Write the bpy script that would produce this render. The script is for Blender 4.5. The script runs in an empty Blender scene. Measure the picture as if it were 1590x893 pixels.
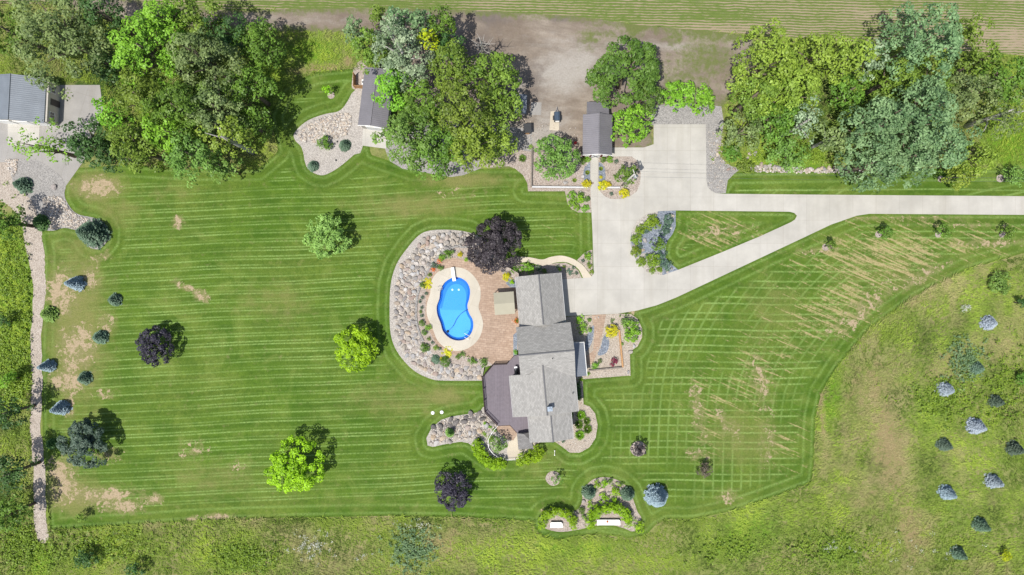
import bpy, math, random
import numpy as np
from mathutils import Vector
from mathutils.geometry import tessellate_polygon

# ------------------------------------------------------------------ camera, light, exposure
SC = bpy.context.scene
H = 105.0                                   # flying height of the drone, metres
cam = bpy.data.cameras.new('camera'); cam_o = bpy.data.objects.new('camera', cam)
SC.collection.objects.link(cam_o); SC.camera = cam_o
cam_o.location = (0, 0, H); cam_o.rotation_euler = (0, 0, 0)
cam.sensor_width = 36; cam.lens = 36*H/159.0; cam.clip_start = 1; cam.clip_end = 5000
SUN_EL, SUN_AZ = 67.0, 223.0                # sun stands in the south-west (picture bottom left)
W = bpy.data.worlds.new('World'); SC.world = W; W.use_nodes = True
wn = W.node_tree; bg = wn.nodes['Background']
sky = wn.nodes.new('ShaderNodeTexSky'); sky.sky_type = 'NISHITA'; sky.sun_disc = False
sky.sun_elevation = math.radians(SUN_EL); sky.sun_rotation = math.radians(SUN_AZ)
sky.air_density = 1.0; sky.dust_density = 2.0; sky.ozone_density = 1.0
wn.links.new(sky.outputs[0], bg.inputs[0]); bg.inputs[1].default_value = 0.105
sl = bpy.data.lights.new('sun', 'SUN'); sl.energy = 4.4; sl.angle = math.radians(0.6); sl.color = (1.0, .955, .89)
so = bpy.data.objects.new('sun', sl); SC.collection.objects.link(so)
_az = math.radians(SUN_AZ); _el = math.radians(SUN_EL)
_to = Vector((math.sin(_az)*math.cos(_el), math.cos(_az)*math.cos(_el), math.sin(_el)))
so.rotation_euler = _to.to_track_quat('Z', 'Y').to_euler(); so.location = (-40, -40, 90)
SC.view_settings.view_transform = 'Standard'; SC.view_settings.look = 'None'
SC.view_settings.exposure = 0.2; SC.view_settings.gamma = 1.0
SC.render.engine = 'CYCLES'
SC.cycles.max_bounces = 6; SC.cycles.transparent_max_bounces = 6

# ------------------------------------------------------------------ helpers
C = SC.collection
random.seed(4); RNG = np.random.default_rng(4)
def P(px, py, z=0.0):                       # survey point: photo pixel -> metres on the level z
    s = (H-z)/H/10.0
    return ((px-795)*s, (446.5-py)*s)
def tag(o, label=None, cat=None, group=None, kind=None):
    if label: o['label'] = label
    if cat: o['category'] = cat
    if group: o['group'] = group
    if kind: o['kind'] = kind
    return o
def empty(name, x, y, z=0, rz=0):
    o = bpy.data.objects.new(name, None); C.objects.link(o)
    o.location = (x, y, z); o.rotation_euler = (0, 0, rz); o.empty_display_size = .3
    return o
def npmesh(name, V, F, m=None, parent=None, fattr=None, vattr=None, smooth=False, loc=None):
    V = np.asarray(V, dtype=np.float32).reshape(-1, 3)
    me = bpy.data.meshes.new(name)
    if isinstance(F, np.ndarray):
        k = F.shape[1]; n = len(F)
        me.vertices.add(len(V)); me.vertices.foreach_set('co', V.ravel())
        me.loops.add(n*k); me.loops.foreach_set('vertex_index', F.astype(np.int32).ravel())
        me.polygons.add(n); me.polygons.foreach_set('loop_start', np.arange(0, n*k, k, dtype=np.int32))
        me.update(calc_edges=True)
    else:
        me.from_pydata([tuple(map(float, v)) for v in V], [], [tuple(f) for f in F]); me.update()
    if fattr:
        for a, d in fattr.items():
            at = me.attributes.new(a, 'FLOAT', 'FACE'); at.data.foreach_set('value', np.asarray(d, np.float32))
    if vattr:
        for a, d in vattr.items():
            at = me.attributes.new(a, 'FLOAT', 'POINT'); at.data.foreach_set('value', np.asarray(d, np.float32))
    if smooth: me.polygons.foreach_set('use_smooth', np.ones(len(me.polygons), bool))
    if m: me.materials.append(m)
    o = bpy.data.objects.new(name, me); C.objects.link(o)
    if parent: o.parent = parent
    if loc is not None: o.location = loc
    return o
class MB:
    def __init__(s): s.v = []; s.f = []
    def add(s, vs, fs):
        n = len(s.v); s.v += [tuple(v) for v in vs]; s.f += [tuple(i+n for i in f) for f in fs]; return s
    def box(s, cx, cy, cz, sx, sy, sz, a=0.0):
        c, d = math.cos(a), math.sin(a); vs = []
        for z in (-.5, .5):
            for x, y in ((-.5, -.5), (.5, -.5), (.5, .5), (-.5, .5)):
                X, Y = x*sx, y*sy; vs.append((cx+X*c-Y*d, cy+X*d+Y*c, cz+z*sz))
        return s.add(vs, [(3, 2, 1, 0), (4, 5, 6, 7), (0, 1, 5, 4), (1, 2, 6, 5), (2, 3, 7, 6), (3, 0, 4, 7)])
    def prism(s, pts, z0, z1):
        pts = ccw(pts); n = len(pts)
        vs = [(x, y, z0) for x, y in pts]+[(x, y, z1) for x, y in pts]
        return s.add(vs, [tuple(range(n-1, -1, -1)), tuple(range(n, 2*n))]+[(i, (i+1) % n, n+(i+1) % n, n+i) for i in range(n)])
    def tube(s, path, rad, k=8, cap=True):
        path = [Vector(p) for p in path]; n = len(path)
        if not hasattr(rad, '__len__'): rad = [rad]*n
        vs = []; up = Vector((0, 0, 1))
        for i, p in enumerate(path):
            d = (path[min(i+1, n-1)]-path[max(i-1, 0)]).normalized()
            a = d.cross(up if abs(d.z) < .95 else Vector((1, 0, 0))).normalized(); b = d.cross(a).normalized()
            for j in range(k):
                t = 2*math.pi*j/k; vs.append(p+rad[i]*(math.cos(t)*a+math.sin(t)*b))
        fs = [(i*k+j, i*k+(j+1) % k, (i+1)*k+(j+1) % k, (i+1)*k+j) for i in range(n-1) for j in range(k)]
        if cap: fs += [tuple(range(k-1, -1, -1)), tuple(range((n-1)*k, n*k))]
        return s.add(vs, fs)
    def lathe(s, prof, cx=0, cy=0, k=20):
        n = len(prof); vs = [(cx+r*math.cos(2*math.pi*j/k), cy+r*math.sin(2*math.pi*j/k), z) for r, z in prof for j in range(k)]
        fs = [(i*k+j, i*k+(j+1) % k, (i+1)*k+(j+1) % k, (i+1)*k+j) for i in range(n-1) for j in range(k)]
        return s.add(vs, fs+[tuple(range(k-1, -1, -1)), tuple(range((n-1)*k, n*k))])
    def build(s, name, m, parent=None, smooth=False, loc=None): return npmesh(name, s.v, s.f, m, parent, smooth=smooth, loc=loc)
def ccw(pts):
    a = sum(pts[i][0]*pts[(i+1) % len(pts)][1]-pts[(i+1) % len(pts)][0]*pts[i][1] for i in range(len(pts)))
    return list(pts) if a > 0 else list(pts)[::-1]
def spline(pts, n=6, closed=True):          # Catmull-Rom through the points
    pts = [np.array(p, float) for p in pts]; N = len(pts); out = []
    rng = range(N) if closed else range(N-1)
    for i in rng:
        g = (lambda k: pts[k % N]) if closed else (lambda k: pts[min(max(k, 0), N-1)])
        p0, p1, p2, p3 = g(i-1), g(i), g(i+1), g(i+2)
        for j in range(n):
            t = j/n
            out.append(tuple(.5*((2*p1)+(-p0+p2)*t+(2*p0-5*p1+4*p2-p3)*t*t+(-p0+3*p1-3*p2+p3)*t**3)))
    if not closed: out.append(tuple(pts[-1]))
    return out
def pxp(pts, z=0): return [P(x, y, z) for x, y in pts]
def slab(name, px, z1, m, z0=-.02, sm=0, holes=(), parent=None, kind='structure', jit=0):
    if jit:
        q = spline(px, 12); px = [(x+random.uniform(-jit, jit)+1.6*math.sin(y*.045)+.7*math.sin(y*.13), y+random.uniform(-jit, jit)) for x, y in q]; sm = 0
    out = ccw(pxp(spline(px, sm) if sm else px, z1)); hs = [ccw(pxp(h, z1))[::-1] for h in holes]
    rings = [out]+hs; flat = [p for r in rings for p in r]
    tris = tessellate_polygon([[Vector((x, y, 0)) for x, y in r] for r in rings])
    n = len(flat); vs = [(x, y, z1) for x, y in flat]+[(x, y, z0) for x, y in flat]; fs = []
    for t in tris:
        a, b, c = [flat[i] for i in t]
        cr = (b[0]-a[0])*(c[1]-a[1])-(b[1]-a[1])*(c[0]-a[0])
        fs.append(tuple(t) if cr > 0 else tuple(t)[::-1])
    k = 0
    for r in rings:
        for i in range(len(r)):
            a, b = k+i, k+(i+1) % len(r); fs.append((a, a+n, b+n, b))
        k += len(r)
    o = npmesh(name, vs, fs, m, parent)
    if kind: o['kind'] = kind
    return o
def inside(X, Y, poly):
    r = np.zeros(X.shape, bool); n = len(poly)
    for i in range(n):
        x1, y1 = poly[i]; x2, y2 = poly[(i+1) % n]
        if y1 == y2: continue
        r ^= ((y1 > Y) != (y2 > Y)) & (X < (x2-x1)*(Y-y1)/(y2-y1)+x1)
    return r
def segdist(X, Y, pts, closed=True, near=False):
    best = np.full(X.shape, 1e9); bx = np.zeros(X.shape); by = np.zeros(X.shape)
    n = len(pts)
    for i in range(n if closed else n-1):
        (x1, y1), (x2, y2) = pts[i], pts[(i+1) % n]
        dx, dy = x2-x1, y2-y1; L = dx*dx+dy*dy+1e-12
        t = np.clip(((X-x1)*dx+(Y-y1)*dy)/L, 0, 1); qx = x1+t*dx; qy = y1+t*dy
        d = np.hypot(X-qx, Y-qy); m = d < best
        best[m] = d[m]
        if near: bx[m] = qx[m]; by[m] = qy[m]
    return (best, bx, by) if near else best
def blobs(X, Y, lst):                       # soft union of rotated ellipses given in photo pixels
    r = np.zeros(X.shape)
    for e in lst:
        cx, cy, rx, ry = e[:4]; a = math.radians(e[4]) if len(e) > 4 else 0; s = e[5] if len(e) > 5 else 1
        x0, y0 = P(cx, cy); dx = X-x0; dy = Y-y0
        u = (dx*math.cos(a)+dy*math.sin(a))/(rx/10); v = (-dx*math.sin(a)+dy*math.cos(a))/(ry/10)
        r = np.maximum(r, s*np.clip(1.25-np.sqrt(u*u+v*v)*.85, 0, 1))
    return r
def sheet(name, poly_px, cell, z, m, attrs, bounds=None, sm=0):
    if poly_px: poly = pxp(spline(poly_px, sm) if sm else poly_px); xs = [p[0] for p in poly]; ys = [p[1] for p in poly]; b = (min(xs)-cell, min(ys)-cell, max(xs)+cell, max(ys)+cell)
    else: b = bounds
    gx = np.arange(b[0], b[2]+cell, cell); gy = np.arange(b[1], b[3]+cell, cell)
    X, Y = np.meshgrid(gx, gy); nx, ny = len(gx), len(gy)
    idx = np.arange(nx*ny).reshape(ny, nx)
    F = np.stack([idx[:-1, :-1], idx[:-1, 1:], idx[1:, 1:], idx[1:, :-1]], -1).reshape(-1, 4)
    X = X.ravel(); Y = Y.ravel()
    if poly_px:
        ins = inside(X, Y, poly); keep = ins[F].any(1); F = F[keep]
        used = np.unique(F); remap = np.full(nx*ny, -1); remap[used] = np.arange(len(used)); F = remap[F]
        X, Y, ins = X[used].copy(), Y[used].copy(), ins[used]
        o = ~ins; d, qx, qy = segdist(X[o], Y[o], poly, near=True); X[o] = qx; Y[o] = qy
    V = np.stack([X, Y, np.full(X.shape, z)], 1)
    ob = npmesh(name, V, F, m, vattr={k: f(X, Y) for k, f in attrs.items()})
    ob['kind'] = 'structure'; return ob

# ------------------------------------------------------------------ materials
class NT:
    def __init__(s, name, rough=.85, spec=.3):
        s.m = bpy.data.materials.new(name); s.m.use_nodes = True; s.t = s.m.node_tree
        s.b = s.t.nodes['Principled BSDF']; s.b.inputs['Roughness'].default_value = rough
        s.b.inputs['Specular IOR Level'].default_value = spec
        s._pos = None
    def n(s, ty, **kw):
        x = s.t.nodes.new('ShaderNode'+ty)
        for k, v in kw.items(): setattr(x, k, v)
        return x
    def lk(s, a, b): s.t.links.new(a, b)
    def pos(s, local=False):
        if local: return s.n('TexCoord').outputs['Object']
        if s._pos is None: s._pos = s.n('NewGeometry').outputs['Position']
        return s._pos
    def val(s, v, inp):
        if hasattr(v, 'is_linked') or hasattr(v, 'links'): s.lk(v, inp)
        else: inp.default_value = v
    def noise(s, scale, detail=3, rough=.55, vec=None, stretch=None, rot=0, local=False, dist=0):
        x = s.n('TexNoise'); x.inputs['Scale'].default_value = scale; x.inputs['Detail'].default_value = detail
        x.inputs['Roughness'].default_value = rough; x.inputs['Distortion'].default_value = dist
        v = vec or s.pos(local)
        if stretch or rot:
            r = s.n('Mapping'); r.vector_type = 'TEXTURE'; r.inputs['Rotation'].default_value[2] = rot
            r.inputs['Scale'].default_value = stretch or (1, 1, 1); s.lk(v, r.inputs[0]); v = r.outputs[0]
        s.lk(v, x.inputs['Vector']); return x.outputs[0]
    def math(s, op, a, b=0.0, c=0.0, clamp=False):
        x = s.n('Math'); x.operation = op; x.use_clamp = clamp
        s.val(a, x.inputs[0]); s.val(b, x.inputs[1]); s.val(c, x.inputs[2]); return x.outputs[0]
    def ramp(s, f, stops):
        x = s.n('ValToRGB'); cr = x.color_ramp
        while len(cr.elements) < len(stops): cr.elements.new(.5)
        for e, (p, c) in zip(cr.elements, stops):
            e.position = p; e.color = (c, c, c, 1) if not hasattr(c, '__len__') else (*c, 1)
        s.lk(f, x.inputs[0]); return x.outputs[0]
    def mix(s, f, a, b, mode='MIX'):
        x = s.n('Mix'); x.data_type = 'RGBA'; x.blend_type = mode
        s.val(f, x.inputs[0])
        for v, i in ((a, 6), (b, 7)):
            if hasattr(v, 'links'): s.lk(v, x.inputs[i])
            else: x.inputs[i].default_value = (*v, 1)
        return x.outputs[2]
    def attr(s, name): x = s.n('Attribute'); x.attribute_name = name; return x.outputs['Fac']
    def step(s, v, a, b):
        x = s.n('MapRange'); x.interpolation_type = 'SMOOTHSTEP'; s.lk(v, x.inputs[0])
        x.inputs[1].default_value = a; x.inputs[2].default_value = b; return x.outputs[0]
    def bump(s, h, strength=.4, dist=.05):
        x = s.n('Bump'); x.inputs['Strength'].default_value = strength; x.inputs['Distance'].default_value = dist
        s.lk(h, x.inputs['Height']); s.lk(x.outputs[0], s.b.inputs['Normal']); return x
    def col(s, c):
        if hasattr(c, 'links'): s.lk(c, s.b.inputs['Base Color'])
        else: s.b.inputs['Base Color'].default_value = (*c, 1)
        return s.m
def layer(t, col, attr, c1, c2, scale=1.2, soft=.12, amp=.8, stretch=None, rot=0):
    n = t.noise(scale, 5, .65, stretch=stretch, rot=rot)
    f = t.math('ADD', t.attr(attr), t.math('MULTIPLY', t.math('SUBTRACT', n, .5), amp*2))
    c = t.mix(t.noise(scale*2.7, 3), c1, c2)
    return t.mix(t.step(f, .5-soft, .5+soft), col, c)
def flat(name, c, rough=.6, spec=.4, metal=0, var=.12, scale=3, bump=0, local=True):
    t = NT(name, rough, spec); t.b.inputs['Metallic'].default_value = metal
    a = tuple(max(0, x*(1-var)) for x in c); b = tuple(min(1, x*(1+var)) for x in c)
    n = t.noise(scale, 4, .6, local=local); t.col(t.mix(t.ramp(n, [(.3, 0.), (.7, 1.)]), a, b))
    if bump: t.bump(t.noise(scale*6, 3, local=local), bump, .02)
    return t.m

GR_D, GR_M, GR_L = (.046, .108, .007), (.108, .195, .018), (.125, .245, .026)
def mat_lawn():
    t = NT('lawn_grass', .9, .15)
    big = t.noise(.07, 3, .5); med = t.noise(.5, 6, .72, stretch=(2.6, 1, 1), dist=.4); fine = t.noise(5, 4, .7); mot = t.noise(1.7, 4, .7)
    c = t.mix(t.ramp(med, [(.33, 0.), (.68, 1.)]), GR_D, GR_M)
    c = t.mix(t.math('MULTIPLY', t.ramp(big, [(.36, 0.), (.66, 1.)]), .7), c, (.165, .205, .040))
    c = t.mix(t.math('MULTIPLY', t.ramp(mot, [(.40, 0.), (.66, 1.)]), .6), c, (.050, .098, .010))
    c = t.mix(t.math('MULTIPLY', t.ramp(t.noise(.13, 5, .65, dist=.8), [(.44, 0.), (.62, 1.)]), .55), c, (.040, .098, .008))
    c = t.mix(t.math('MULTIPLY', t.ramp(t.noise(.21, 6, .7, dist=.5), [(.52, 0.), (.68, 1.)]), .6), c, (.175, .225, .050))
    sep = t.n('SeparateXYZ'); t.lk(t.pos(), sep.inputs[0]); x, y = sep.outputs[0], sep.outputs[1]
    east = t.attr('east'); ring = t.attr('ring'); arc = t.attr('arc'); skew = t.math('MULTIPLY', t.math('SUBTRACT', 1, east), -.045)
    wob = t.math('MULTIPLY', t.noise(.035, 1), 1.3)
    yy = t.math('ADD', t.math('ADD', y, t.math('MULTIPLY', x, skew)), wob)
    def lines(v, period, pos, w):
        f = t.math('FRACT', t.math('DIVIDE', t.math('ADD', v, 500), period)); r = None
        for p in pos:
            d = t.math('ABSOLUTE', t.math('SUBTRACT', f, p)); l = t.ramp(d, [(0., 1.), (w/period, .55), (w*2.0/period, 0.)])
            r = l if r is None else t.math('MAXIMUM', r, l)
        return r
    band = t.math('FRACT', t.math('DIVIDE', t.math('ADD', yy, 500), 2.45))
    bandt = t.ramp(t.math('ABSOLUTE', t.math('SUBTRACT', band, .5)), [(.2, 0.), (.3, 1.)])
    c = t.mix(t.math('MULTIPLY', bandt, .15), c, (.125, .215, .026))
    far = t.step(ring, 2.2, 3.0); nearr = t.math('SUBTRACT', 1, far)
    brk = t.ramp(t.noise(.22, 3, .6, stretch=(2.5, .8, 1)), [(.36, .35), (.62, 1.)]); brk2 = t.ramp(t.noise(3.5, 2, .6), [(.35, .35), (.6, 1.)])
    west = t.math('SUBTRACT', 1, t.step(east, .3, .7)); le = t.math('MULTIPLY', lines(yy, 2.5, (.3, .7), .10), t.step(east, .3, .7))
    lw = t.math('MULTIPLY', t.math('MAXIMUM', lines(yy, 1.34, (.25,), .085), t.math('MULTIPLY', lines(yy, 1.34, (.58,), .085), t.ramp(t.noise(.3, 2, stretch=(4, 1, 1)), [(.4, .2), (.6, 1.)]))), west)
    l1 = t.math('MULTIPLY', t.math('MULTIPLY', t.math('MAXIMUM', le, lw), brk), t.math('MULTIPLY', far, brk2))
    l2 = t.math('MULTIPLY', t.math('MULTIPLY', lines(arc, 1.45, (.5,), .12), t.ramp(t.noise(.11, 2, dist=.5), [(.42, .05), (.66, .55)])), t.math('MULTIPLY', far, east))
    l3 = t.math('MULTIPLY', lines(t.math('ADD', ring, t.math('MULTIPLY', wob, .2)), 1.25, (.5,), .16), t.math('MULTIPLY', nearr, t.math('MULTIPLY', t.math('MULTIPLY', brk, brk2), .55)))
    L = t.math('MAXIMUM', l1, t.math('MAXIMUM', l2, l3))
    c = t.mix(t.math('MULTIPLY', L, .78), c, (.31, .46, .14))
    # scorched straw: patches and diagonal streaks
    c = layer(t, c, 'yellow', (.17, .19, .05), (.23, .22, .08), .5, .35, .5)
    st = t.noise(.95, 5, .6, stretch=(5.5, .42, 1), rot=math.radians(-24)); st2 = t.noise(2.4, 4, .7)
    f = t.math('ADD', t.math('MULTIPLY', t.attr('streak'), .70), t.math('ADD', t.math('MULTIPLY', t.math('SUBTRACT', st, .5), 3.2), t.math('MULTIPLY', t.math('SUBTRACT', st2, .5), 1.3)))
    fm = t.math('MULTIPLY', t.step(f, .46, .98), t.step(t.attr('streak'), .05, .25))
    c = t.mix(t.math('MULTIPLY', fm, .78), c, t.mix(t.noise(1.5, 3), (.36, .29, .13), (.52, .40, .24)))
    c = layer(t, c, 'dry', (.20, .20, .075), (.26, .23, .11), .9, .4, 1.1)
    dn = t.math('ADD', t.math('MULTIPLY', t.noise(.55, 3, .6, dist=1.2), .6), t.math('MULTIPLY', t.noise(2.4, 5, .72, dist=.8), .55))
    df = t.math('ADD', t.math('MULTIPLY', t.attr('dry'), .78), t.math('MULTIPLY', t.math('SUBTRACT', dn, .575), 3.4))
    c = t.mix(t.math('MULTIPLY', t.step(df, .42, .60), t.step(t.attr('dry'), .02, .2)), c, t.mix(t.noise(3, 4), (.34, .26, .155), (.47, .37, .26)))
    c = t.mix(t.ramp(fine, [(.3, .42), (.62, 0.)]), c, (.022, .05, .006))
    t.bump(t.math('ADD', fine, t.math('MULTIPLY', L, .6)), .5, .05)
    return t.col(c)
def mat_meadow():
    t = NT('meadow_ground', .95, .1)
    n1 = t.noise(.16, 5, .62); n2 = t.noise(.9, 5, .65, stretch=(2.2, 1, 1), rot=.5); n3 = t.noise(4, 4, .7)
    c = t.mix(t.ramp(n1, [(.35, 0.), (.65, 1.)]), (.18, .25, .045), (.29, .265, .12))
    c = t.mix(t.ramp(n2, [(.35, .45), (.52, 0.)]), c, (.085, .11, .028))
    c = layer(t, c, 'lush', (.10, .21, .018), (.17, .30, .025), .8, .3, .6)
    c = layer(t, c, 'tan', (.33, .27, .13), (.27, .20, .11), .7, .3, .7)
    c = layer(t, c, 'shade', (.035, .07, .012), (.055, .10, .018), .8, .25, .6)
    c = t.mix(t.ramp(n3, [(.3, .4), (.7, 0.)]), c, (.03, .05, .01))
    t.bump(n3, .8, .12); return t.col(c)
def mat_dirt():
    t = NT('bare_dirt', .95, .15)
    n1 = t.noise(.14, 5, .6); n2 = t.noise(.5, 5, .65, stretch=(3, .8, 1), rot=-.15); n3 = t.noise(3.5, 4, .7)
    c = t.mix(t.ramp(n1, [(.36, 0.), (.64, 1.)]), (.20, .16, .125), (.32, .275, .225))
    c = t.mix(t.ramp(n2, [(.38, .6), (.6, 0.)]), c, (.155, .125, .10))
    c = layer(t, c, 'pale', (.40, .375, .34), (.33, .305, .27), .8, .4, .6, stretch=(2, 1, 1))
    c = layer(t, c, 'dark', (.13, .11, .10), (.18, .155, .14), .6, .4, .6)
    c = layer(t, c, 'green', (.10, .15, .035), (.16, .17, .06), 1.1, .35, .9)
    c = t.mix(t.ramp(n3, [(.35, .25), (.7, 0.)]), c, (.10, .08, .06))
    t.bump(n3, .6, .1); return t.col(c)
def mat_crop():
    t = NT('crop_rows', .95, .1)
    sep = t.n('SeparateXYZ'); t.lk(t.pos(), sep.inputs[0])
    v = t.math('ADD', t.math('ADD', sep.outputs[1], t.math('MULTIPLY', sep.outputs[0], .022)), t.math('MULTIPLY', t.noise(.25, 2), .5))
    w = t.math('SINE', t.math('MULTIPLY', v, 2*math.pi/.42))
    wide = t.math('SINE', t.math('MULTIPLY', v, 2*math.pi/2.5))
    soil = t.mix(t.noise(.5, 4), (.25, .205, .135), (.33, .27, .19)); gr = t.mix(t.noise(1.2, 4), (.085, .135, .030), (.15, .19, .05))
    cov = t.math('ADD', t.math('MULTIPLY', t.math('SUBTRACT', t.noise(.22, 5, .7, stretch=(2.5, 1, 1)), .5), 3.6), t.math('MULTIPLY', t.math('SUBTRACT', t.noise(2.5, 4, .7, stretch=(2.5, 1, 1)), .5), 3.2))
    f = t.math('ADD', t.math('ADD', t.math('MULTIPLY', w, .8), t.math('MULTIPLY', wide, .12)), t.math('ADD', cov, t.math('SUBTRACT', t.math('MULTIPLY', t.attr('cover'), 1.5), .75)))
    t.bump(f, .3, .08); return t.col(t.mix(t.step(f, -.35, .5), soil, gr))
def mat_gravel(name, c1, c2, c3, scale=7, bump=.7):
    t = NT(name, .9, .25)
    v = t.n('TexVoronoi'); v.inputs['Scale'].default_value = scale; t.lk(t.pos(), v.inputs['Vector'])
    sp = t.n('SeparateColor'); t.lk(v.outputs['Color'], sp.inputs[0])
    c = t.ramp(sp.outputs[0], [(0., c1), (.5, c2), (1., c3)])
    c = t.mix(t.ramp(t.noise(.5, 4), [(.35, .35), (.65, 0.)]), c, c1)
    c = t.mix(t.ramp(v.outputs['Distance'], [(.45, 0.), (.9, .6)]), c, tuple(x*.35 for x in c1))
    t.bump(t.math('SUBTRACT', 1, v.outputs['Distance']), bump, .04); return t.col(c)
def mat_concrete(name, c, joint=4.0, rot=0, off=(0, 0), jd=.78, stain=.2):
    t = NT(name, .85, .25)
    n = t.noise(.28, 5, .6); n2 = t.noise(6, 4, .7); n4 = t.noise(.16, 4, .6, stretch=(.4, 3, 1))
    k = t.mix(t.ramp(n, [(.35, 0.), (.65, 1.)]), tuple(x*.87 for x in c), tuple(min(1, x*1.05) for x in c))
    k = t.mix(t.ramp(n2, [(.3, .16), (.7, 0.)]), k, tuple(x*.7 for x in c))
    k = t.mix(t.math('MULTIPLY', t.ramp(n4, [(.5, 0.), (.7, 1.)]), stain), k, tuple(x*f for x, f in zip(c, (.72, .70, .66))))
    if joint:
        b = t.n('TexBrick'); b.offset = 0; b.squash = 1
        for i, v in (('Scale', 1.0), ('Mortar Size', .022), ('Mortar Smooth', .3), ('Brick Width', joint), ('Row Height', joint)): b.inputs[i].default_value = v
        mp = t.n('Mapping'); mp.inputs['Rotation'].default_value[2] = rot; mp.inputs['Location'].default_value = (off[0], off[1], 0)
        t.lk(t.pos(), mp.inputs[0]); t.lk(mp.outputs[0], b.inputs[0])
        b.inputs['Color1'].default_value = (1, 1, 1, 1); b.inputs['Color2'].default_value = (.94, .94, .93, 1); b.inputs['Mortar'].default_value = (jd, jd*.97, jd*.93, 1)
        k = t.mix(1.0, k, b.outputs[0], 'MULTIPLY')
    t.bump(n2, .15, .02); return t.col(k)
def mat_brick(name, c1, c2, mo, w, h, rot=0, msize=.03, rough=.85, local=False, bump=.4, nz=.3):
    t = NT(name, rough, .25); b = t.n('TexBrick')
    for i, v in (('Scale', 1.0), ('Mortar Size', msize), ('Mortar Smooth', .2), ('Brick Width', w), ('Row Height', h)): b.inputs[i].default_value = v
    mp = t.n('Mapping'); mp.inputs['Rotation'].default_value[2] = rot; t.lk(t.pos(local), mp.inputs[0]); t.lk(mp.outputs[0], b.inputs[0])
    b.inputs['Color1'].default_value = (*c1, 1); b.inputs['Color2'].default_value = (*c2, 1); b.inputs['Mortar'].default_value = (*mo, 1)
    k = t.mix(t.ramp(t.noise(.45, 5, .65, local=local), [(.35, nz), (.68, 0.)]), b.outputs[0], tuple(x*.62 for x in c1))
    k = t.mix(t.ramp(t.noise(2.6, 4, .7, local=local), [(.4, 0.), (.75, .35)]), k, tuple(min(1, x*1.35) for x in c2))
    t.bump(b.outputs['Fac'], -bump, .02); return t.col(k)
def mat_shingle(name, c, rot=0):           # laminated shingle tabs, granule speckle and weather streaks
    t = NT(name, .9, .2); b = t.n('TexBrick'); b.offset = .5
    for i, v in (('Scale', 1.0), ('Mortar Size', .012), ('Mortar Smooth', .3), ('Brick Width', .42), ('Row Height', .2)): b.inputs[i].default_value = v
    mp = t.n('Mapping'); mp.inputs['Rotation'].default_value[2] = rot; t.lk(t.pos(True), mp.inputs[0]); t.lk(mp.outputs[0], b.inputs[0])
    b.inputs['Color1'].default_value = (*[x*.84 for x in c], 1); b.inputs['Color2'].default_value = (*[min(1, x*1.14) for x in c], 1); b.inputs['Mortar'].default_value = (*[x*.4 for x in c], 1)
    k = t.mix(t.ramp(t.noise(.8, 5, .7, local=True), [(.35, .25), (.62, 0.)]), b.outputs[0], tuple(x*.74 for x in c))
    k = t.mix(t.ramp(t.noise(9, 3, .7, local=True), [(.5, 0.), (.75, .4)]), k, tuple(min(1, x*1.5) for x in c))
    t.bump(t.noise(9, 3, .7, local=True), .3, .02); return t.col(k)
def mat_ribbed(name, c, rough=.42, pitch=.4, axis=1, metal=.25):
    t = NT(name, rough, .5); t.b.inputs['Metallic'].default_value = metal
    sep = t.n('SeparateXYZ'); t.lk(t.pos(True), sep.inputs[0]); v = sep.outputs[axis]
    f = t.math('ABSOLUTE', t.math('SUBTRACT', t.math('FRACT', t.math('DIVIDE', v, pitch)), .5))
    r = t.ramp(f, [(0., 1.), (.10, 1.), (.16, 0.)])
    k = t.mix(t.ramp(t.noise(.5, 4, local=True), [(.3, 0.), (.7, 1.)]), tuple(x*.86 for x in c), tuple(x*1.1 for x in c))
    k = t.mix(t.math('MULTIPLY', r, .22), k, tuple(x*.6 for x in c)); t.bump(r, .35, .03); return t.col(k)
LEAFM = {}
def mat_leaf(a, b, trans=.3, gloss=.18):
    key = (a, b, trans)
    if key in LEAFM: return LEAFM[key]
    t = NT('foliage', .55, .3); nt = t.t
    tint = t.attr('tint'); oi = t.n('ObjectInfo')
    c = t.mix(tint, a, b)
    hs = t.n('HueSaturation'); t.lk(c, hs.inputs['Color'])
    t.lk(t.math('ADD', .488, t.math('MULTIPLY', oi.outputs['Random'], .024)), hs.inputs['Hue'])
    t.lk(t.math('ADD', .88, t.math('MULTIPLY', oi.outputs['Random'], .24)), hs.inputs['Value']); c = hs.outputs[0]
    t.col(c); t.b.inputs['Roughness'].default_value = .5
    tr = t.n('BsdfTranslucent'); t.lk(t.mix(.35, c, (.25, .40, .02) if a[1] > a[2]*1.6 else b), tr.inputs[0])
    ms = t.n('MixShader'); ms.inputs[0].default_value = trans
    t.lk(t.b.outputs[0], ms.inputs[1]); t.lk(tr.outputs[0], ms.inputs[2]); t.lk(ms.outputs[0], nt.nodes['Material Output'].inputs[0])
    LEAFM[key] = t.m; return t.m
def mat_rock(name, stops):
    t = NT(name, .85, .3); oi = t.n('ObjectInfo')
    c = t.ramp(oi.outputs['Random'], stops); t.t.nodes
    c = t.mix(t.ramp(t.noise(3, 5, .7, local=True), [(.35, .55), (.65, 0.)]), c, (.17, .15, .135))
    c = t.mix(t.ramp(t.noise(9, 3, .7, local=True), [(.5, 0.), (.8, .5)]), c, (.6, .56, .5))
    t.bump(t.noise(5, 5, .7, local=True), .5, .06); return t.col(c)

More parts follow.
